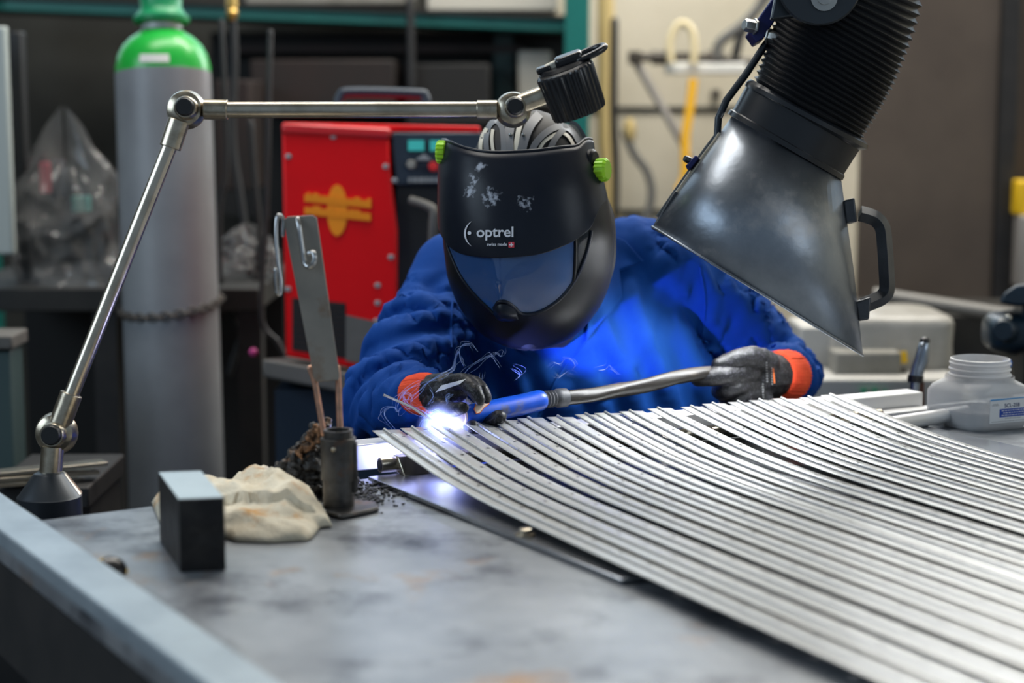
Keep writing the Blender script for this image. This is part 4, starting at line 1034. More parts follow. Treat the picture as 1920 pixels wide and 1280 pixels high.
def hexbolt(x, y, ax, r, h_, z=Z0 - .03, m_='bolt_steel'):
    ax = Vector(ax).normalized(); build('bolt', MB().lathe(P(x, y, z), ax, [(r * 1.3, -.003), (r * 1.3, 0), (r, .0005), (r, h_ * .85), (r * .85, h_)], 6), m_, hood, bevel=.0006)
hexbolt(1413, 50, (-.85, -.35, .15), .011, .018); hexbolt(1443, 68, (.8, -.5, -.2), .010, .016); hexbolt(1298, 303, (-.8, -.4, .35), .006, .016, Z0 - .02, 'dark_metal')
build('wing_clamp', MB().prism([P(1288, 308, Z0 - .03), P(1304, 290, Z0 - .03), P(1312, 296, Z0 - .03), P(1294, 318, Z0 - .03)], FWD * .03), 'blue_bracket', hood, bevel=.002)
dc = P(1536, -32, Z0 - .125)
dpl = build('joint_disc', MB().lathe(dc, -FWD, [(px(78, 2.86), -.008), (px(80, 2.86), 0), (px(77, 2.86), .004)], 56), 'dark_metal', hood)
build('joint_arm', MB().prism([P(1462, -50, 2.87), P(1600, -50, 2.87), P(1560, 20, 2.87), P(1446, 36, 2.87)], FWD * .02), 'dark_metal', hood, bevel=.003)
bc = P(1545, -4, 2.85)
build('washer', MB().lathe(bc, -FWD, [(px(25, 2.85), 0), (px(25, 2.85), .002), (px(14, 2.85), .003), (px(14, 2.85), .007), (px(9, 2.85), .008)], 28), 'bolt_steel', hood)
hh = MB()
gp = [(1612, 400, 13), (1630, 405, 13), (1644, 412, 12), (1655, 428, 12), (1659, 460, 12), (1662, 505, 12), (1663, 542, 12), (1655, 556, 12), (1640, 564, 13), (1618, 573, 14)]
sp = spline([P(x, y, Z0 - .01) for x, y, r in gp], 5)
hdl2 = build('handle', MB().tube(sp, px(15, Z0), 4, 'flat', 1.2, ref=FWD), 'handle_grey', hood, bevel=.003, smooth=50)
build('handle_mount', MB().prism([P(1581, 376, Z0 - .03), P(1603, 370, Z0 - .03), P(1608, 416, Z0 - .03), P(1586, 418, Z0 - .03)], FWD * .045), 'handle_grey', hood, bevel=.003)
build('handle_mount', MB().prism([P(1604, 566, Z0 - .03), P(1634, 556, Z0 - .03), P(1630, 599, Z0 - .03), P(1610, 602, Z0 - .03)], FWD * .045), 'handle_grey', hood, bevel=.003)

# ================================================================== jar and brush at the right
jb = T(1832, 812); jz = (jb - CAM).dot(FWD)
d1 = Vector((.86, .38, 0)).normalized(); d2 = Vector((-.62, .78, 0)).normalized()
jr = T(1756, 792) ; s1 = .125; s2 = .120
jc = jb + d1 * s1 / 2 + d2 * s2 / 2
jar = thing('plastic_jar', 'squat translucent plastic jar of grey liquid with a blue and white label', 'jar', jc)
def rsq(s, z, rad=.022, n=8, a1=s1, a2=s2):
    out = []; h1, h2 = a1 / 2 * s, a2 / 2 * s; rad = rad * s
    for (sx, sy, a0) in ((1, 1, 0), (-1, 1, 90), (-1, -1, 180), (1, -1, 270)):
        for k in range(n + 1):
            a_ = R(a0 + 90 * k / n); out.append(jc + d1 * (sx * (h1 - rad) + rad * math.cos(a_)) + d2 * (sy * (h2 - rad) + rad * math.sin(a_)) + Vector((0, 0, z)))
    return out
def rnd_(r, z, n=8):
    out = []
    for k in range(4 * (n + 1)):
        q = k // (n + 1); a_ = R(90 * q + 90 * (k % (n + 1)) / n); out.append(jc + d1 * (r * math.cos(a_)) + d2 * (r * math.sin(a_)) + Vector((0, 0, z)))
    return out
jh = .078
build('body', MB().loft([rsq(.90, 0), rsq(.97, .004), rsq(1, .012), rsq(1, jh * .78), rsq(.95, jh * .92, .03), rsq(.84, jh, .04), rnd_(.052, jh + .004), rnd_(.052, jh + .010)], False), 'jar_plastic', jar, smooth=60)
build('base', MB().add(rsq(.9, .0005), [tuple(range(36))]), 'jar_plastic', jar, smooth=0)
n0 = jh + .009
nk = build('neck', MB().lathe(jc + Vector((0, 0, n0)), (0, 0, 1), [(.052, 0), (.0535, .002), (.0535, .004), (.0505, .006), (.0505, .010), (.0525, .0115), (.0525, .0135), (.0505, .015), (.0505, .020), (.052, .0215), (.052, .0235), (.0505, .025), (.0505, .030), (.048, .031), (.047, .029), (.047, 0)], 56, cap=False), 'jar_plastic', jar, smooth=40)
build('liquid', MB().loft([rsq(.87, .003), rsq(.955, .012), rsq(.955, .030)]), 'jar_liquid', jar, smooth=40)
fc = jb + d1 * s1 / 2; un = Vector((0, 0, 1)); fn_ = d1.cross(un); fn_ = fn_ if fn_.y < 0 else -fn_
def on_jar(x, z, l): return fc + d1 * (x) + un * z + fn_ * l
lb = build('label', MB().prism([on_jar(-.038, .014, .0004), on_jar(.052, .014, .0004), on_jar(.052, .056, .0004), on_jar(-.038, .056, .0004)], fn_ * .0006), 'label_white', jar)
m = MB(); m.add([on_jar(-.018, .024, .0013), on_jar(.045, .024, .0013), on_jar(.045, .038, .0013), on_jar(-.018, .038, .0013)], [(0, 1, 2, 3)]); build('blue_box', m, 'label_blue', lb, smooth=0)
m = MB(); m.add([on_jar(-.038, .053, .0013), on_jar(.052, .0545, .0013), on_jar(.052, .056, .0013), on_jar(-.038, .056, .0013)], [(0, 1, 2, 3)]); build('blue_stripe', m, 'label_sky', lb, smooth=0)
v, f = text_tris('SCL-258', 1, bold=.012); wd = max(q[0] for q in v)
m = MB(); m.add([on_jar(-.008 + x / wd * .032, .0405 + y / wd * .032, .0014) for x, y in v], f); build('lettering', m, 'text_navy', lb, fix=False, smooth=0)
m = MB()
for j, z in enumerate((.0345, .0305, .0265)):
    rn = random.Random(j); x = -.014 + .004 * (j % 2)
    while x < .04:
        w_ = rn.uniform(.002, .006); m.add([on_jar(x, z, .0016), on_jar(x + w_, z, .0016), on_jar(x + w_, z + .0012, .0016), on_jar(x, z + .0012, .0016)], [(0, 1, 2, 3)]); x += w_ + .0014
build('fine_print', m, 'label_white', lb, smooth=0)
m = MB()
for j, (z, x0, x1) in enumerate(((.021, -.006, .026), (.0165, -.034, .04), (.0445, -.034, -.020), (.0465, -.032, -.022))):
    rn = random.Random(9 + j); x = x0
    while x < x1: w_ = rn.uniform(.001, .004); m.add([on_jar(x, z, .0014), on_jar(x + w_, z, .0014), on_jar(x + w_, z + .0009, .0014), on_jar(x, z + .0009, .0014)], [(0, 1, 2, 3)]); x += w_ + .001
build('fine_print', m, 'grey_print', lb, smooth=0)
# brush standing behind the fan
zb = 3.42
bq = P(1715, 765, zb)
br = thing('hand_brush', 'upright brush with a shiny dark handle beside the jar', 'brush', (bq.x, bq.y, .9))
BA = [(1733, 636, 4), (1734, 640, 9), (1731, 655, 12), (1727, 675, 13.5), (1721, 690, 13), (1718, 703, 13), (1717, 710, 14.5), (1716, 716, 13)]
build('handle', MB().tube([P(x, y, zb) for x, y, r in BA], [px(r, zb) for x, y, r in BA], 24), 'brush_steel', br, smooth=50)
build('handle_tip', MB().ball(P(1734, 639, zb), px(10, zb), 16, (1, 1, .8)), 'black_plastic', br)
build('ferrule_ring', MB().tube([P(1717, 704, zb), P(1716, 717, zb)], px(15, zb), 20), 'black_plastic', br)
build('shaft', MB().tube([P(1716, 715, zb), P(1714, 738, zb)], px(9, zb), 16), 'brush_steel', br)
build('head', MB().tube([P(1715, 734, zb), P(1710, 752, zb), P(1706, 790, zb)], [px(11, zb), px(14, zb), px(14, zb)], 16), 'brush_white', br)
build('bristle_block', MB().tube([P(1727, 715, zb + .02), P(1728, 790, zb + .02)], px(6, zb), 12), 'brush_brown', br)

# ================================================================== background, left
# gas cylinder
ZC = 4.4
ca, cb2 = P(306, 138, ZC), P(331, 900, ZC); cax = (ca - cb2).normalized(); t = ca.z / cax.z; cbase = ca - cax * t
cyl = thing('gas_cylinder', 'tall grey gas cylinder with a bright green shoulder and green cap', 'gas cylinder', cbase)
HT = (ca - cbase).length; CR = px(89, ZC)
build('body', MB().lathe(cbase, cax, [(CR * .96, 0), (CR, .02), (CR, HT * .62), (CR * 1.0, HT), (CR * .99, HT + .001)], 64), 'cyl_grey', cyl)
k = ZC / F
build('shoulder', MB().lathe(ca, cax, [(CR * .995, 0), (CR * .985, 14 * k), (CR * .93, 34 * k), (CR * .82, 52 * k), (CR * .66, 66 * k), (CR * .50, 75 * k), (CR * .44, 79 * k)], 64), 'cyl_green', cyl, smooth=60)
build('neck_ring', MB().lathe(ca, cax, [(36 * k, 77 * k), (38 * k, 80 * k), (37 * k, 92 * k), (34 * k, 94 * k)], 48), 'ring_grey', cyl)
build('cap', MB().lathe(ca, cax, [(40 * k, 92 * k), (52 * k, 96 * k), (53 * k, 104 * k), (44 * k, 112 * k), (38 * k, 124 * k), (40 * k, 150 * k), (44 * k, 190 * k), (30 * k, 200 * k)], 48), 'cap_green', cyl, smooth=40)
m = MB(); m.grid(lambda u, w: ca + cax * ((20 + 15 * w) * k) + (RT * math.sin(-.30 + .62 * u) - Vector((0, 1, 0)) * math.cos(-.30 + .62 * u)) * (CR * (.978 - .035 * w) + .004), 10, 3); build('sticker', m, 'tag_white', cyl)
m = MB(); N_ = 46
for i in range(N_):
    a_ = math.pi * 2 * i / N_; h_ = ca - cax * (445 * k) ; d_ = RT * math.cos(a_) + Vector((0, 1, 0)) * math.sin(a_)
    h_ = h_ + cax * (.012 * math.cos(a_) + .03 * (math.sin(a_) + 1) * .5); tn = RT * -math.sin(a_) + Vector((0, 1, 0)) * math.cos(a_)
    m.torus(h_ + d_ * (CR + .005), d_ if i % 2 else UP, .0095, .0026, 12, 6, 1.35, tn)
tag(build('safety_chain', m, 'chain_steel'), 'dark steel chain looped round the grey gas cylinder', 'chain')
# pallet rack with its teal beam, things on it
ZR = 6.0
rk = thing('pallet_rack', 'teal steel rack spanning the back with a dark underside', 'rack', (P(500, 40, ZR).x, P(500, 40, ZR).y, 0))
la, lb_ = P(-60, 4, ZR), P(1100, 48, ZR)
build('beam', MB().prism([P(-60, -8, ZR), P(1100, 34, ZR), P(1100, 60, ZR), P(-60, 16, ZR)], FWD * .05), 'rack_teal', rk, bevel=.003)
build('deck', MB().prism([P(-60, -12, ZR - .02), P(1100, 30, ZR - .02), P(1100, 36, ZR - .02), P(-60, -6, ZR - .02)], FWD * .32), 'board_dark', rk)
def upright(x, w, z, m_):
    a_ = P(x, 0, z); b_ = build('upright', MB().box((a_.x, a_.y, 1.05), (px(w, z), .07, 2.1)), m_, rk, bevel=.003)
upright(1082, 46, 5.95, 'rack_teal'); upright(944, 36, 6.2, 'rack_dark'); upright(-40, 40, 5.95, 'rack_teal')
build('shade_panel', MB().prism([P(395, 60, 6.28), P(1070, 60, 6.28), P(1070, 460, 6.28), P(395, 400, 6.28)], FWD * .02), 'board_dark', rk)  # dark sheet standing in for the shaded void below the beam
build('brace', MB().box(P(700, 92, 6.2), (px(560, 6.3), .03, .025)), 'brown_dark', rk)
def crate(name, label, cat, x0, y0, x1, y1, z, d, m_, group=None, bev=.006):
    a_, b_, c_, d_ = P(x0, y0, z), P(x1, y0, z), P(x1, y1, z), P(x0, y1, z)
    o = build(name, MB().box((a_ + c_) / 2 + Vector((0, d / 2, 0)), (b_.x - a_.x, d, a_.z - d_.z)), m_, bevel=bev)
    return tag(o, label, cat, group) if label else o
crate('cardboard_box', 'flat grey carton lying on the teal rack, left of the rack middle', 'box', 460, -60, 770, 8, 6.02, .4, 'carton_grey')
crate('cardboard_box', 'pale carton on the right end of the teal rack beam', 'box', 800, -60, 1046, 20, 6.02, .4, 'carton_pale')
crate('cardboard_box', 'pale sheet of packing standing behind the dark rack post', 'box', 972, 96, 1034, 196, 6.12, .08, 'carton_pale')
crate('storage_crate', 'dark reddish brown crate under the rack, above the red machine', 'crate', 470, 112, 740, 215, 5.9, .4, 'brown_dark')
crate('storage_crate', 'dark brown crate beside the gas cylinder, left of the red machine', 'crate', 404, 150, 470, 358, 5.6, .3, 'brown_dark')
crate('storage_crate', 'dark crate under the rack, behind the lamp head', 'crate', 760, 120, 918, 236, 5.95, .25, 'board_dark')
# hoses hanging from the rack
hoses = [([(436, 26), (440, 120), (436, 260), (452, 380), (470, 520), (462, 700)], 7, 4.9, 'long black hose hanging from the brass fitting beside the gas cylinder'),
         ([(415, 40), (425, 300), (412, 400), (420, 560), (473, 656)], 5, 4.7, 'black cable hanging close to the right side of the gas cylinder'),
         ([(470, 230), (478, 340), (488, 470), (470, 560), (430, 700)], 6, 4.8, 'black cable hanging next to the red machine side'),
         ([(768, 0), (770, 60), (772, 170)], 8, 5.9, 'dark hose hanging in front of the rack beam'),
         ([(507, 60), (500, 400), (490, 590), (520, 640), (535, 668)], 5, 4.45, 'dark cable curling below the clear bag')]
for pts, r, z, l in hoses: tag(build('hanging_hose', MB().tube(spline([P(x, y, z) for x, y in pts], 6), px(r, z), 10, 'round'), 'cable_black'), l, 'hose')
bf = thing('brass_fitting', 'small brass fitting at the top of the hanging black hose', 'fitting', P(435, 20, 4.88))
build('nut', MB().lathe(P(434, 0, 4.88), -UP, [(px(11, 4.88), -.01), (px(11, 4.88), .02), (px(8, 4.88), .022), (px(8, 4.88), .03)], 6), 'brass', bf)
build('nipple', MB().lathe(P(435, 18, 4.88), -UP, [(px(9, 4.88), 0), (px(12, 4.88), .008), (px(10, 4.88), .02), (px(6, 4.88), .03)], 20), 'brass', bf)
# bench along the back left
bn = thing('back_bench', 'dark cluttered workbench along the back wall on the left', 'bench', (P(100, 540, 4.9).x, P(100, 540, 4.9).y, 0))
ba = P(-80, 540, 4.6); bz_ = ba.z
build('bench_top', MB().box((P(190, 540, 4.6).x, ba.y + .35, bz_ - .03), (px(590, 4.6), .7, .06)), 'bench_dark', bn, bevel=.004)
for x in (-60, 200, 470): q = P(x, 560, 4.65); build('leg', MB().box((q.x, q.y, (bz_ - .06) / 2), (.06, .06, bz_ - .06)), 'dark_side', bn)
build('back_board', MB().box((P(190, 540, 4.6).x, ba.y + .68, (bz_ - .06) / 2), (px(560, 4.6), .02, bz_ - .06)), 'board_dark', bn)
def film(name, label, cx, cy, z, w, h, seed, m_='clear_film'):
    m = MB(); c_ = P(cx, cy, z); base = P(cx, cy + h / 2, z)
    NU, NV = 70, 34
    def fn(u, v):
        a_ = u * 2 * math.pi; t = v; rr = (1 - t ** 3.6) * (1 + .4 * noise.noise(Vector((math.cos(a_) * 1.5, math.sin(a_) * 1.5, seed + t * 2)))) + .03
        cr = 1 - abs(noise.noise(Vector((math.cos(a_) * 3.4, math.sin(a_) * 3.4, seed * 3 + t * 5))))
        rr *= .66 + .44 * cr
        p = base + RT * (math.cos(a_) * rr * px(w / 2, z)) + Vector((0, 1, 0)) * (math.sin(a_) * rr * px(w / 2, z) * .7) + Vector((0, 0, 1)) * (t * px(h, z) * (1 + .16 * math.sin(a_ * 2 + seed) + .12 * noise.noise(Vector((u * 9, v * 4, seed)))))
        return p
    m.grid(fn, NU, NV); return tag(build(name, m, m_, smooth=24), label, 'bag')
film('plastic_bag', 'heap of crumpled clear plastic bags on the dark bench at the left', 130, 400, 4.75, 210, 280, 1.5)
film('plastic_bag', 'shiny clear plastic bag between the gas cylinder and the red machine', 462, 470, 4.85, 120, 80, 6.2)
crate('small_carton', 'small red and white packet inside the plastic bags', 'packet', 74, 305, 92, 362, 4.72, .03, 'pink', bev=.002)
crate('spray_can', 'small dark can inside the plastic bags beside the red packet', 'can', 94, 300, 116, 370, 4.74, .04, 'machine_navy', bev=.004)
crate('small_box', 'small pale teal box inside the plastic bags', 'box', 134, 368, 166, 398, 4.72, .03, 'teal_bit', bev=.002)
crate('wall_cabinet', 'pale cabinet standing at the left border behind the bags', 'cabinet', -140, 50, 18, 480, 4.5, .03, 'cabinet_pale')
crate('cable_duct', 'dark upright duct beside the pale cabinet', 'duct', 24, 60, 48, 545, 4.72, .05, 'cable_black')
tk = thing('tool_cabinet', 'dark teal cabinet low at the left border', 'cabinet', (P(-60, 700, 3.9).x, P(-60, 700, 3.9).y, 0))
a_ = P(18, 632, 3.9); q = P(-160, 632, 3.9)
build('carcass', MB().box(((a_.x + q.x) / 2, a_.y + .05, (a_.z - .03) / 2), (a_.x - q.x, .1, a_.z - .03)), 'cabinet_teal', tk, bevel=.004)
a2 = P(26, 622, 3.9); build('cabinet_top', MB().box(((a2.x + q.x) / 2, a_.y + .05, a_.z - .01), (a2.x - q.x, .13, .03)), 'machine_grey', tk, bevel=.004)
# flat bars lying on a low stand behind the lamp base
lw = thing('low_stand', 'low dark stand behind the lamp base holding flat bars', 'stand', (P(100, 910, 3.4).x, P(100, 910, 3.4).y, 0))
a_ = P(100, 905, 3.4); build('stand_top', MB().box((a_.x - .02, a_.y + .12, a_.z - .02), (px(190, 3.4), .32, .04)), 'dark_side', lw, bevel=.004)
build('stand_box', MB().box((a_.x - .02, a_.y + .14, (a_.z - .04) / 2), (px(170, 3.4), .26, a_.z - .04)), 'dark_side', lw)
for i, (x0, y0, x1, y1, l) in enumerate(((-40, 890, 196, 866, 'topmost bright flat bar in the pile behind the lamp base'), (-30, 898, 180, 882, 'middle flat bar in the pile behind the lamp base'), (-30, 908, 150, 897, 'lowest flat bar in the pile behind the lamp base'))):
    p0, p1 = P(x0, y0, 3.32), P(x1, y1, 3.44); d_ = (p1 - p0).normalized()
    tag(build('flat_bar', MB().box((p0 + p1) / 2, ((p1 - p0).length, .04, .007), d_, Vector((-d_.y, d_.x, 0))), 'satin_steel', bevel=.001), l, 'metal bar', 'flat bars behind the lamp base')

# ---- red welding power source on its grey cart
ZM = 4.05
ps = thing('welding_power_source', 'red welding machine with orange emblem and dark control panel behind the welder', 'welding machine', P(640, 700, ZM))
def Q(x, y, d=0): return P(x, y, ZM + d)
side = [(528, 236), (728, 247), (733, 330), (745, 430), (744, 588), (716, 700), (536, 668)]
fr3 = [Q(x, y, .0 + .22 * (x - 528) / 216 * 0) for x, y in side]
build('side_panel', MB().prism(fr3, FWD * .30), 'machine_red', ps, bevel=.006)
build('top_lip', MB().prism([Q(527, 228, -.006), Q(733, 240, -.006), Q(730, 262, -.006), Q(527, 252, -.006)], FWD * .31), 'machine_red_lip', ps, bevel=.008)
build('lid', MB().prism([Q(540, 229, .05), Q(900, 236, .05), Q(900, 250, .05), Q(560, 244, .05)], FWD * .27), 'machine_red', ps, bevel=.004)
build('control_panel', MB().prism([Q(734, 248, .012), Q(905, 248, .05), Q(905, 345, .05), Q(742, 348, .012)], FWD * .24), 'machine_navy', ps, bevel=.004)
build('front', MB().prism([Q(744, 348, .03), Q(905, 345, .06), Q(905, 720, .06), Q(742, 720, .03)], FWD * .2), 'machine_black', ps)
for x in (765, 806): build('display', MB().prism([Q(x, 263, .010), Q(x + 30, 263, .012), Q(x + 30, 282, .012), Q(x, 282, .010)], FWD * .01), 'display_teal', ps)
for x, y, m_ in ((772, 310, 'knob_grey'), (813, 314, 'knob_red')): build('knob', MB().lathe(Q(x, y, .03), -FWD, [(px(9, ZM), 0), (px(9, ZM), .02), (px(7, ZM), .026)], 24), m_, ps)
rn = random.Random(1); m = MB(); x = 765
while x < 880: w_ = rn.uniform(5, 11); m.prism([Q(x, 332, .010), Q(x + w_, 332, .011), Q(x + w_, 342, .011), Q(x, 342, .010)], FWD * .008); x += w_ + 2
build('lettering', m, 'grey_print', ps)
m = MB(); m.prism([Q(778, 300, .010), Q(795, 288, .011), Q(810, 300, .011)], FWD * .008); build('dial_mark', m, 'grey_print', ps)
for x, y in ((541, 293), (625, 256), (723, 312), (740, 338), (706, 602), (733, 482), (708, 535), (708, 568), (540, 542)): build('screw', MB().ball(Q(x, y, -.001), px(6, ZM), 10, (1, .4, 1)), 'ring_grey', ps)
# orange emblem: round seal crossed by two lines of lettering
em = MB(); ring_o = [Q(632 + 19 * math.cos(t) * 1.0, 394 + 48 * math.sin(t), -.0035) for t in [k * 2 * math.pi / 40 for k in range(40)]]
em.prism(ring_o, FWD * .004); build('emblem', em, 'emblem_orange', ps, smooth=0)
em = MB(); rn = random.Random(8)
for (x0, y0, y1) in ((571, 364, 374), (571, 388, 398)):
    x = x0
    while x < 692:
        w_ = rn.uniform(4, 8); sl = (x - x0) * .10; up = rn.choice((0, 0, 4)); em.prism([Q(x, y0 + sl - up, -.0050), Q(x + w_, y0 + sl - up, -.0050), Q(x + w_, y1 + sl + 4, -.0050), Q(x, y1 + sl + 4, -.0050)], FWD * .005); x += w_ + .6
build('emblem_lettering', em, 'emblem_orange', ps, smooth=0)
for y in (565,): build('vent_grille', MB().prism([Q(548, 558, -.002), Q(648, 568, -.002), Q(648, 672, -.002), Q(548, 656, -.002)], FWD * .004), 'machine_black', ps)
m = MB()
for j in range(9): m.prism([Q(552, 562 + j * 11, -.004), Q(646, 572 + j * 11, -.004), Q(646, 577 + j * 11, -.004), Q(552, 567 + j * 11, -.004)], FWD * .003)
build('grille_slats', m, 'brown_dark', ps)
build('grey_plate', MB().prism([Q(648, 590, -.003), Q(720, 606, -.003), Q(712, 690, -.003), Q(648, 676, -.003)], FWD * .004), 'machine_grey', ps)
build('handle', MB().tube(spline([Q(632, 206, .12), Q(640, 180, .12), Q(660, 173, .12), Q(780, 176, .12), Q(796, 182, .12), Q(800, 210, .12)], 6), .012, 14), 'machine_navy', ps, smooth=60)
build('front_handle', MB().tube(spline([Q(770, 375, .0), Q(800, 385, -.02), Q(813, 395, -.03), Q(812, 420, -.03), Q(810, 460, -.02)], 6), .010, 12), 'machine_grey', ps, smooth=60)
ct = thing('machine_cart', 'grey topped cart under the red welding machine', 'cart', (P(640, 700, 4.1).x, P(640, 700, 4.1).y, 0))
a_ = P(498, 680, 4.0); b_ = P(760, 720, 4.0)
build('cart_top', MB().prism([P(492, 672, 4.0), P(760, 716, 4.0), P(760, 760, 4.0), P(492, 706, 4.0)], FWD * .42), 'machine_grey', ct, bevel=.006)
cz = P(600, 735, 4.03); build('cart_body', MB().box(((P(500, 0, 4).x + P(770, 0, 4).x) / 2, cz.y + .24, (cz.z) / 2), (P(765, 0, 4).x - P(505, 0, 4).x, .36, cz.z - .01)), 'machine_navy', ct)
tag(build('magenta_ball', MB().ball(P(475, 660, 4.3), px(8, 4.3), 14), 'magenta'), 'small magenta ball hanging on a cable left of the cart', 'ball')

# ================================================================== background, right
# pale concrete wall joints, wall bracket with torches and hoses
ZW = 6.2
wbk = thing('wall_bracket', 'pipe bracket on the cream wall with a diagonal strut', 'bracket', P(1290, 120, ZW))
build('bar', MB().tube([P(1184, 108, ZW), P(1290, 106, ZW), P(1420, 118, ZW)], px(8, ZW), 12), 'bracket_dark', wbk)
build('strut', MB().tube([P(1190, 112, ZW), P(1296, 296, ZW)], px(8, ZW), 12), 'pipe_grey', wbk)
build('corner_piece', MB().box(P(1190, 108, ZW - .02), (px(24, ZW), .05, px(24, ZW))), 'bracket_dark', wbk, bevel=.004)
for x in (1240, 1340): build('clamp', MB().tube([P(x - 18, 108, ZW - .01), P(x + 18, 110, ZW - .01)], px(13, ZW), 14), 'bracket_dark', wbk)
crate('white_tray', 'white tray hanging just below the wall bracket bar', 'tray', 1250, 118, 1400, 138, ZW - .03, .1, 'tag_white')
tag(build('yellow_hose', MB().tube(spline([P(x, y, ZW - .05) for x, y in ((1258, 118), (1256, 80), (1268, 50), (1284, 44), (1298, 60), (1302, 90), (1300, 120))], 6), px(7, ZW), 10), 'hose_yellow'), 'pale yellow hose looped over the wall bracket', 'hose')
tag(build('yellow_strap', MB().tube(spline([P(x, y, ZW - .06) for x, y in ((1300, 148), (1294, 200), (1285, 260), (1284, 330), (1272, 360))], 6), px(9, ZW), 10), 'strap_yellow'), 'bright yellow strap hanging below the wall bracket', 'strap')
for pts, r, l, m_ in (([(1345, 110), (1350, 80), (1400, 40), (1450, -20)], 10, 'thick grey black cable rising from the wall bracket to the hood', 'cable_grey'),
                  ([(1380, 100), (1392, 60), (1430, 0), (1440, -30)], 9, 'black cable beside the thick grey one above the wall bracket', 'cable_black'),
                  ([(1172, 250), (1190, 290), (1212, 320), (1222, 360), (1212, 405), (1180, 440)], 8, 'black cable loop on the wall just right of the lime helmet knob', 'cable_grey'),
                  ([(1152, 40), (1150, 200), (1154, 330), (1150, 470)], 8, 'dark vertical cable on the wall just right of the teal rack post', 'cable_black')):
    tag(build('wall_cable', MB().tube(spline([P(x, y, ZW - .02) for x, y in pts], 7), px(r, ZW), 10, 'round'), m_), l, 'cable')
tag(build('conduit', MB().tube([P(1136, -60, ZW), P(1136, 260, ZW), P(1150, 470, ZW)], px(16, ZW), 14), 'tape_ochre'), 'ochre pipe on the wall beside the teal rack post', 'pipe')
tag(build('hose_reel_end', MB().ball(P(1180, 246, ZW - .02), px(18, ZW), 14, (.7, .7, 1.5)), 'tape_ochre'), 'ochre tape wrapped end of the cable loop by the helmet', 'wrap')
crate('wall_switch', 'small dark switch on the cream wall below the bracket', 'switch', 1336, 168, 1350, 182, 6.5, .05, 'cable_black', bev=.002)
for i, z in enumerate((1.05, 1.42)): tag(build('trim_%d' % (i + 1), MB().box((1.4, YB - .004, z), (2.6, .008, .018)), 'wall_grey'), kind='structure')
# brown sliding door
dr = thing('door_1', None, None, (P(1780, 300, 5.6).x, P(1780, 300, 5.6).y, 0)); dr['kind'] = 'structure'
x0, x1 = P(1612, 0, 5.6).x, P(1862, 0, 5.6).x; yd = P(1700, 300, 5.6).y
build('door_leaf', MB().box(((x0 + x1) / 2, yd, 1.2), (x1 - x0, .05, 2.4)), 'door_brown', dr)
build('door_edge', MB().box((x1 + .03, yd - .01, 1.2), (.05, .07, 2.4)), 'dark_side', dr)
x2 = P(1895, 0, 5.6).x; build('door_leaf', MB().box((x2 + .35, yd + .06, 1.2), (.66, .05, 2.4)), 'door_brown', dr)
crate('yellow_box', 'yellow box on the door at the right border', 'box', 1909, 338, 1990, 404, 5.5, .08, 'yellow_paint')
crate('grey_post', 'pale post on the door at the right border under the yellow box', 'post', 1912, 404, 1970, 540, 5.5, .08, 'pipe_grey')
# long rail and dark bench at the right
tag(build('side_rail', MB().tube([P(1640, 552, 4.9), P(1935, 598, 4.7)], px(14, 4.8), 16), 'grey_bar'), 'long grey rail in front of the brown door', 'rail')
crate('dark_chest', 'dark chest below the grey rail at the right', 'chest', 1600, 588, 2000, 800, 4.9, .4, 'bench_dark')
# pale wrapped package and cartons on a side table
sd_ = thing('side_table', 'low side table behind the welding table carrying the wrapped package', 'table', (P(1640, 770, 4.3).x, P(1640, 770, 4.3).y, 0))
q = P(1650, 772, 4.2); build('tabletop', MB().box((q.x, q.y + .22, q.z - .02), (px(460, 4.2), .6, .04)), 'carton_grey', sd_)
for sx in (-.22, .22): build('leg', MB().box((q.x + sx, q.y + .2, (q.z - .04) / 2), (.05, .4, q.z - .04)), 'dark_side', sd_)
pk = thing('wrapped_package', 'film wrapped white package on the side table behind the jar', 'package', P(1680, 700, 4.3))
def lump(x0, y0, x1, y1, z, dep, seed, rad=.3):
    m = MB(); a_, c_ = P(x0, y0, z), P(x1, y1, z); ctr_ = (a_ + c_) / 2 + Vector((0, dep / 2, 0)); hx_, hz_ = (c_.x - a_.x) / 2, (a_.z - c_.z) / 2; rings = []
    for i in range(1, 24):
        ph = math.pi * i / 24; ring = []
        for k in range(48):
            th = k * 2 * math.pi / 48; f_ = lambda v: math.copysign(abs(v) ** rad, v)
            p = Vector((f_(math.sin(ph)) * f_(math.cos(th)) * hx_, f_(math.sin(ph)) * f_(math.sin(th)) * dep / 2, -f_(math.cos(ph)) * hz_))
            n_ = noise.noise(p * 9 + Vector((seed, 0, 0))); ring.append(ctr_ + p * (1 + .06 * n_))
        rings.append(ring)
    return m.loft(rings)
build('wrapped_block', lump(1556, 590, 1800, 712, 4.25, .3, 3), 'film_white', pk, smooth=60)
m = MB(); m.prism([P(1640, 668, 4.21), P(1660, 660, 4.21), P(1720, 712, 4.21), P(1700, 718, 4.21)], FWD * .02); build('strap', m, 'machine_grey', pk)
build('warning_mark', MB().prism([P(1682, 660, 4.2), P(1700, 658, 4.2), P(1702, 680, 4.2), P(1684, 682, 4.2)], FWD * .012), 'yellow_paint', pk)
cw = thing('white_carton', 'low white carton with green marks under the wrapped package', 'box', P(1650, 770, 4.15))
build('carton_body', MB().box(P(1655, 741, 4.12) + Vector((0, .17, 0)), (px(300, 4.12), .34, px(60, 4.12))), 'carton_white', cw, bevel=.004)
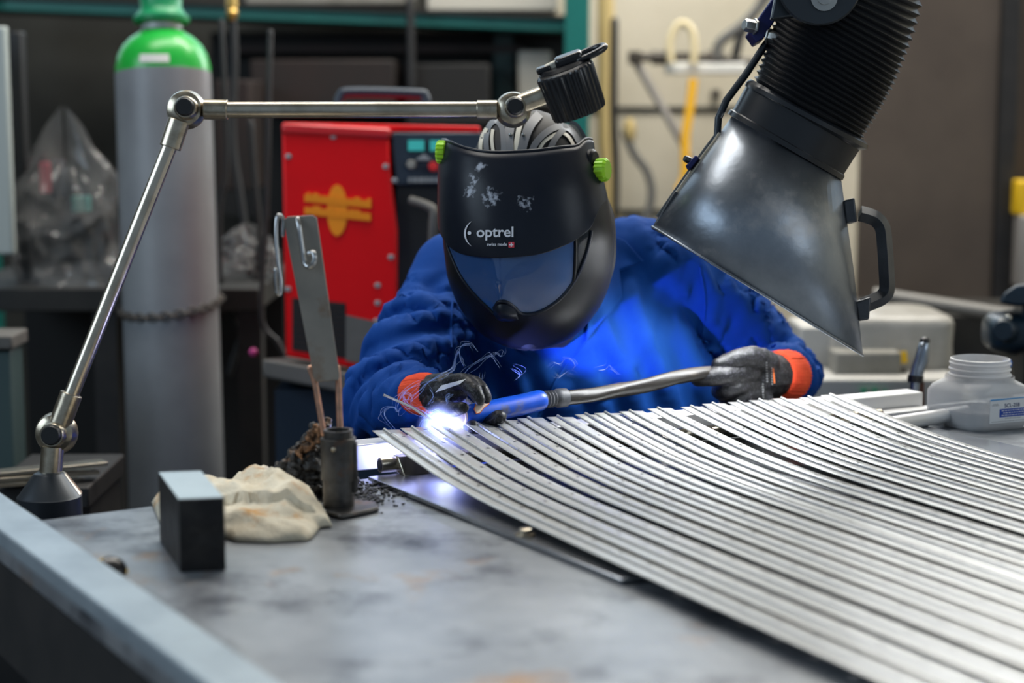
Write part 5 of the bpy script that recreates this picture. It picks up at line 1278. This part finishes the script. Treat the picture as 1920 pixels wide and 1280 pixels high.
for x in (1620, 1641, 1660):
    m = MB(); c_ = P(x, 733, 4.105); r_ = px(7 if x < 1650 else 4, 4.1); m.prism([c_ + RT * (r_ * math.cos(t) * (1 if i % 2 else .55)) + Vector((0, 0, 1)) * (r_ * math.sin(t) * (1 if i % 2 else .55)) for i, t in enumerate([k * math.pi / 6 for k in range(12)])], FWD * .008); build('green_mark', m, 'green_print', cw)
crate('carton_stack', 'tall off-white carton half hidden behind the welder elbow', 'box', 1500, 612, 1562, 772, 4.3, .2, 'carton_white')
crate('small_carton', 'brownish carton under the hood tip between the white cartons', 'box', 1566, 660, 1690, 712, 4.19, .1, 'carton_grey')
# bench vise at the right border
vs = thing('bench_vise', 'dark blue bench vise cut by the right border', 'vise', P(1905, 740, 3.78))
ZV = 3.78
m = MB(); m.loft([[P(x, y, ZV + dz_) for x, y in ((1873, 567), (1884, 548), (1905, 534), (1960, 528), (1990, 560), (1960, 572), (1908, 574), (1890, 571))] for dz_ in (-.03, .08)]); build('jaw', m, 'vise_blue', vs, bevel=.006)
build('neck', MB().box(P(1935, 590, ZV + .03), (px(54, ZV), .08, px(60, ZV))), 'vise_blue', vs, bevel=.008)
build('body', lump(1864, 592, 2020, 672, ZV - .02, .16, 5, .55), 'vise_blue', vs, smooth=60)
build('slide', MB().tube([P(1880, 620, ZV - .10), P(1905, 625, ZV + .1)], px(20, ZV), 24), 'vise_blue', vs, bevel=.004)
build('base', MB().box(P(1945, 715, ZV + .03), (px(90, ZV), .16, px(140, ZV))), 'machine_black', vs, bevel=.01)
for x, y in ((1878, 603), (1890, 596)): build('bolt', MB().ball(P(x, y, ZV - .08), px(7, ZV), 12), 'bolt_steel', vs)
vt = P(1945, 785, ZV); tag(build('vise_post', MB().box((vt.x, vt.y + .03, vt.z / 2), (.22, .2, vt.z)), 'dark_side'), 'dark post under the bench vise', 'post')
q = T(1885, 752); qz = (q - CAM).dot(FWD); hq = P(1885, 682, qz).z - .9
bo = thing('small_bottle', 'small bottle with a blue top just behind the jar neck', 'bottle', q)
build('body', MB().lathe(q, (0, 0, 1), [(.012, 0), (.013, .003), (.013, hq * .8), (.008, hq)], 20), 'machine_black', bo)
build('screw_top', MB().lathe(q + Vector((0, 0, hq - .004)), (0, 0, 1), [(.009, 0), (.0095, .010), (.007, .013)], 20), 'cap_blue', bo)
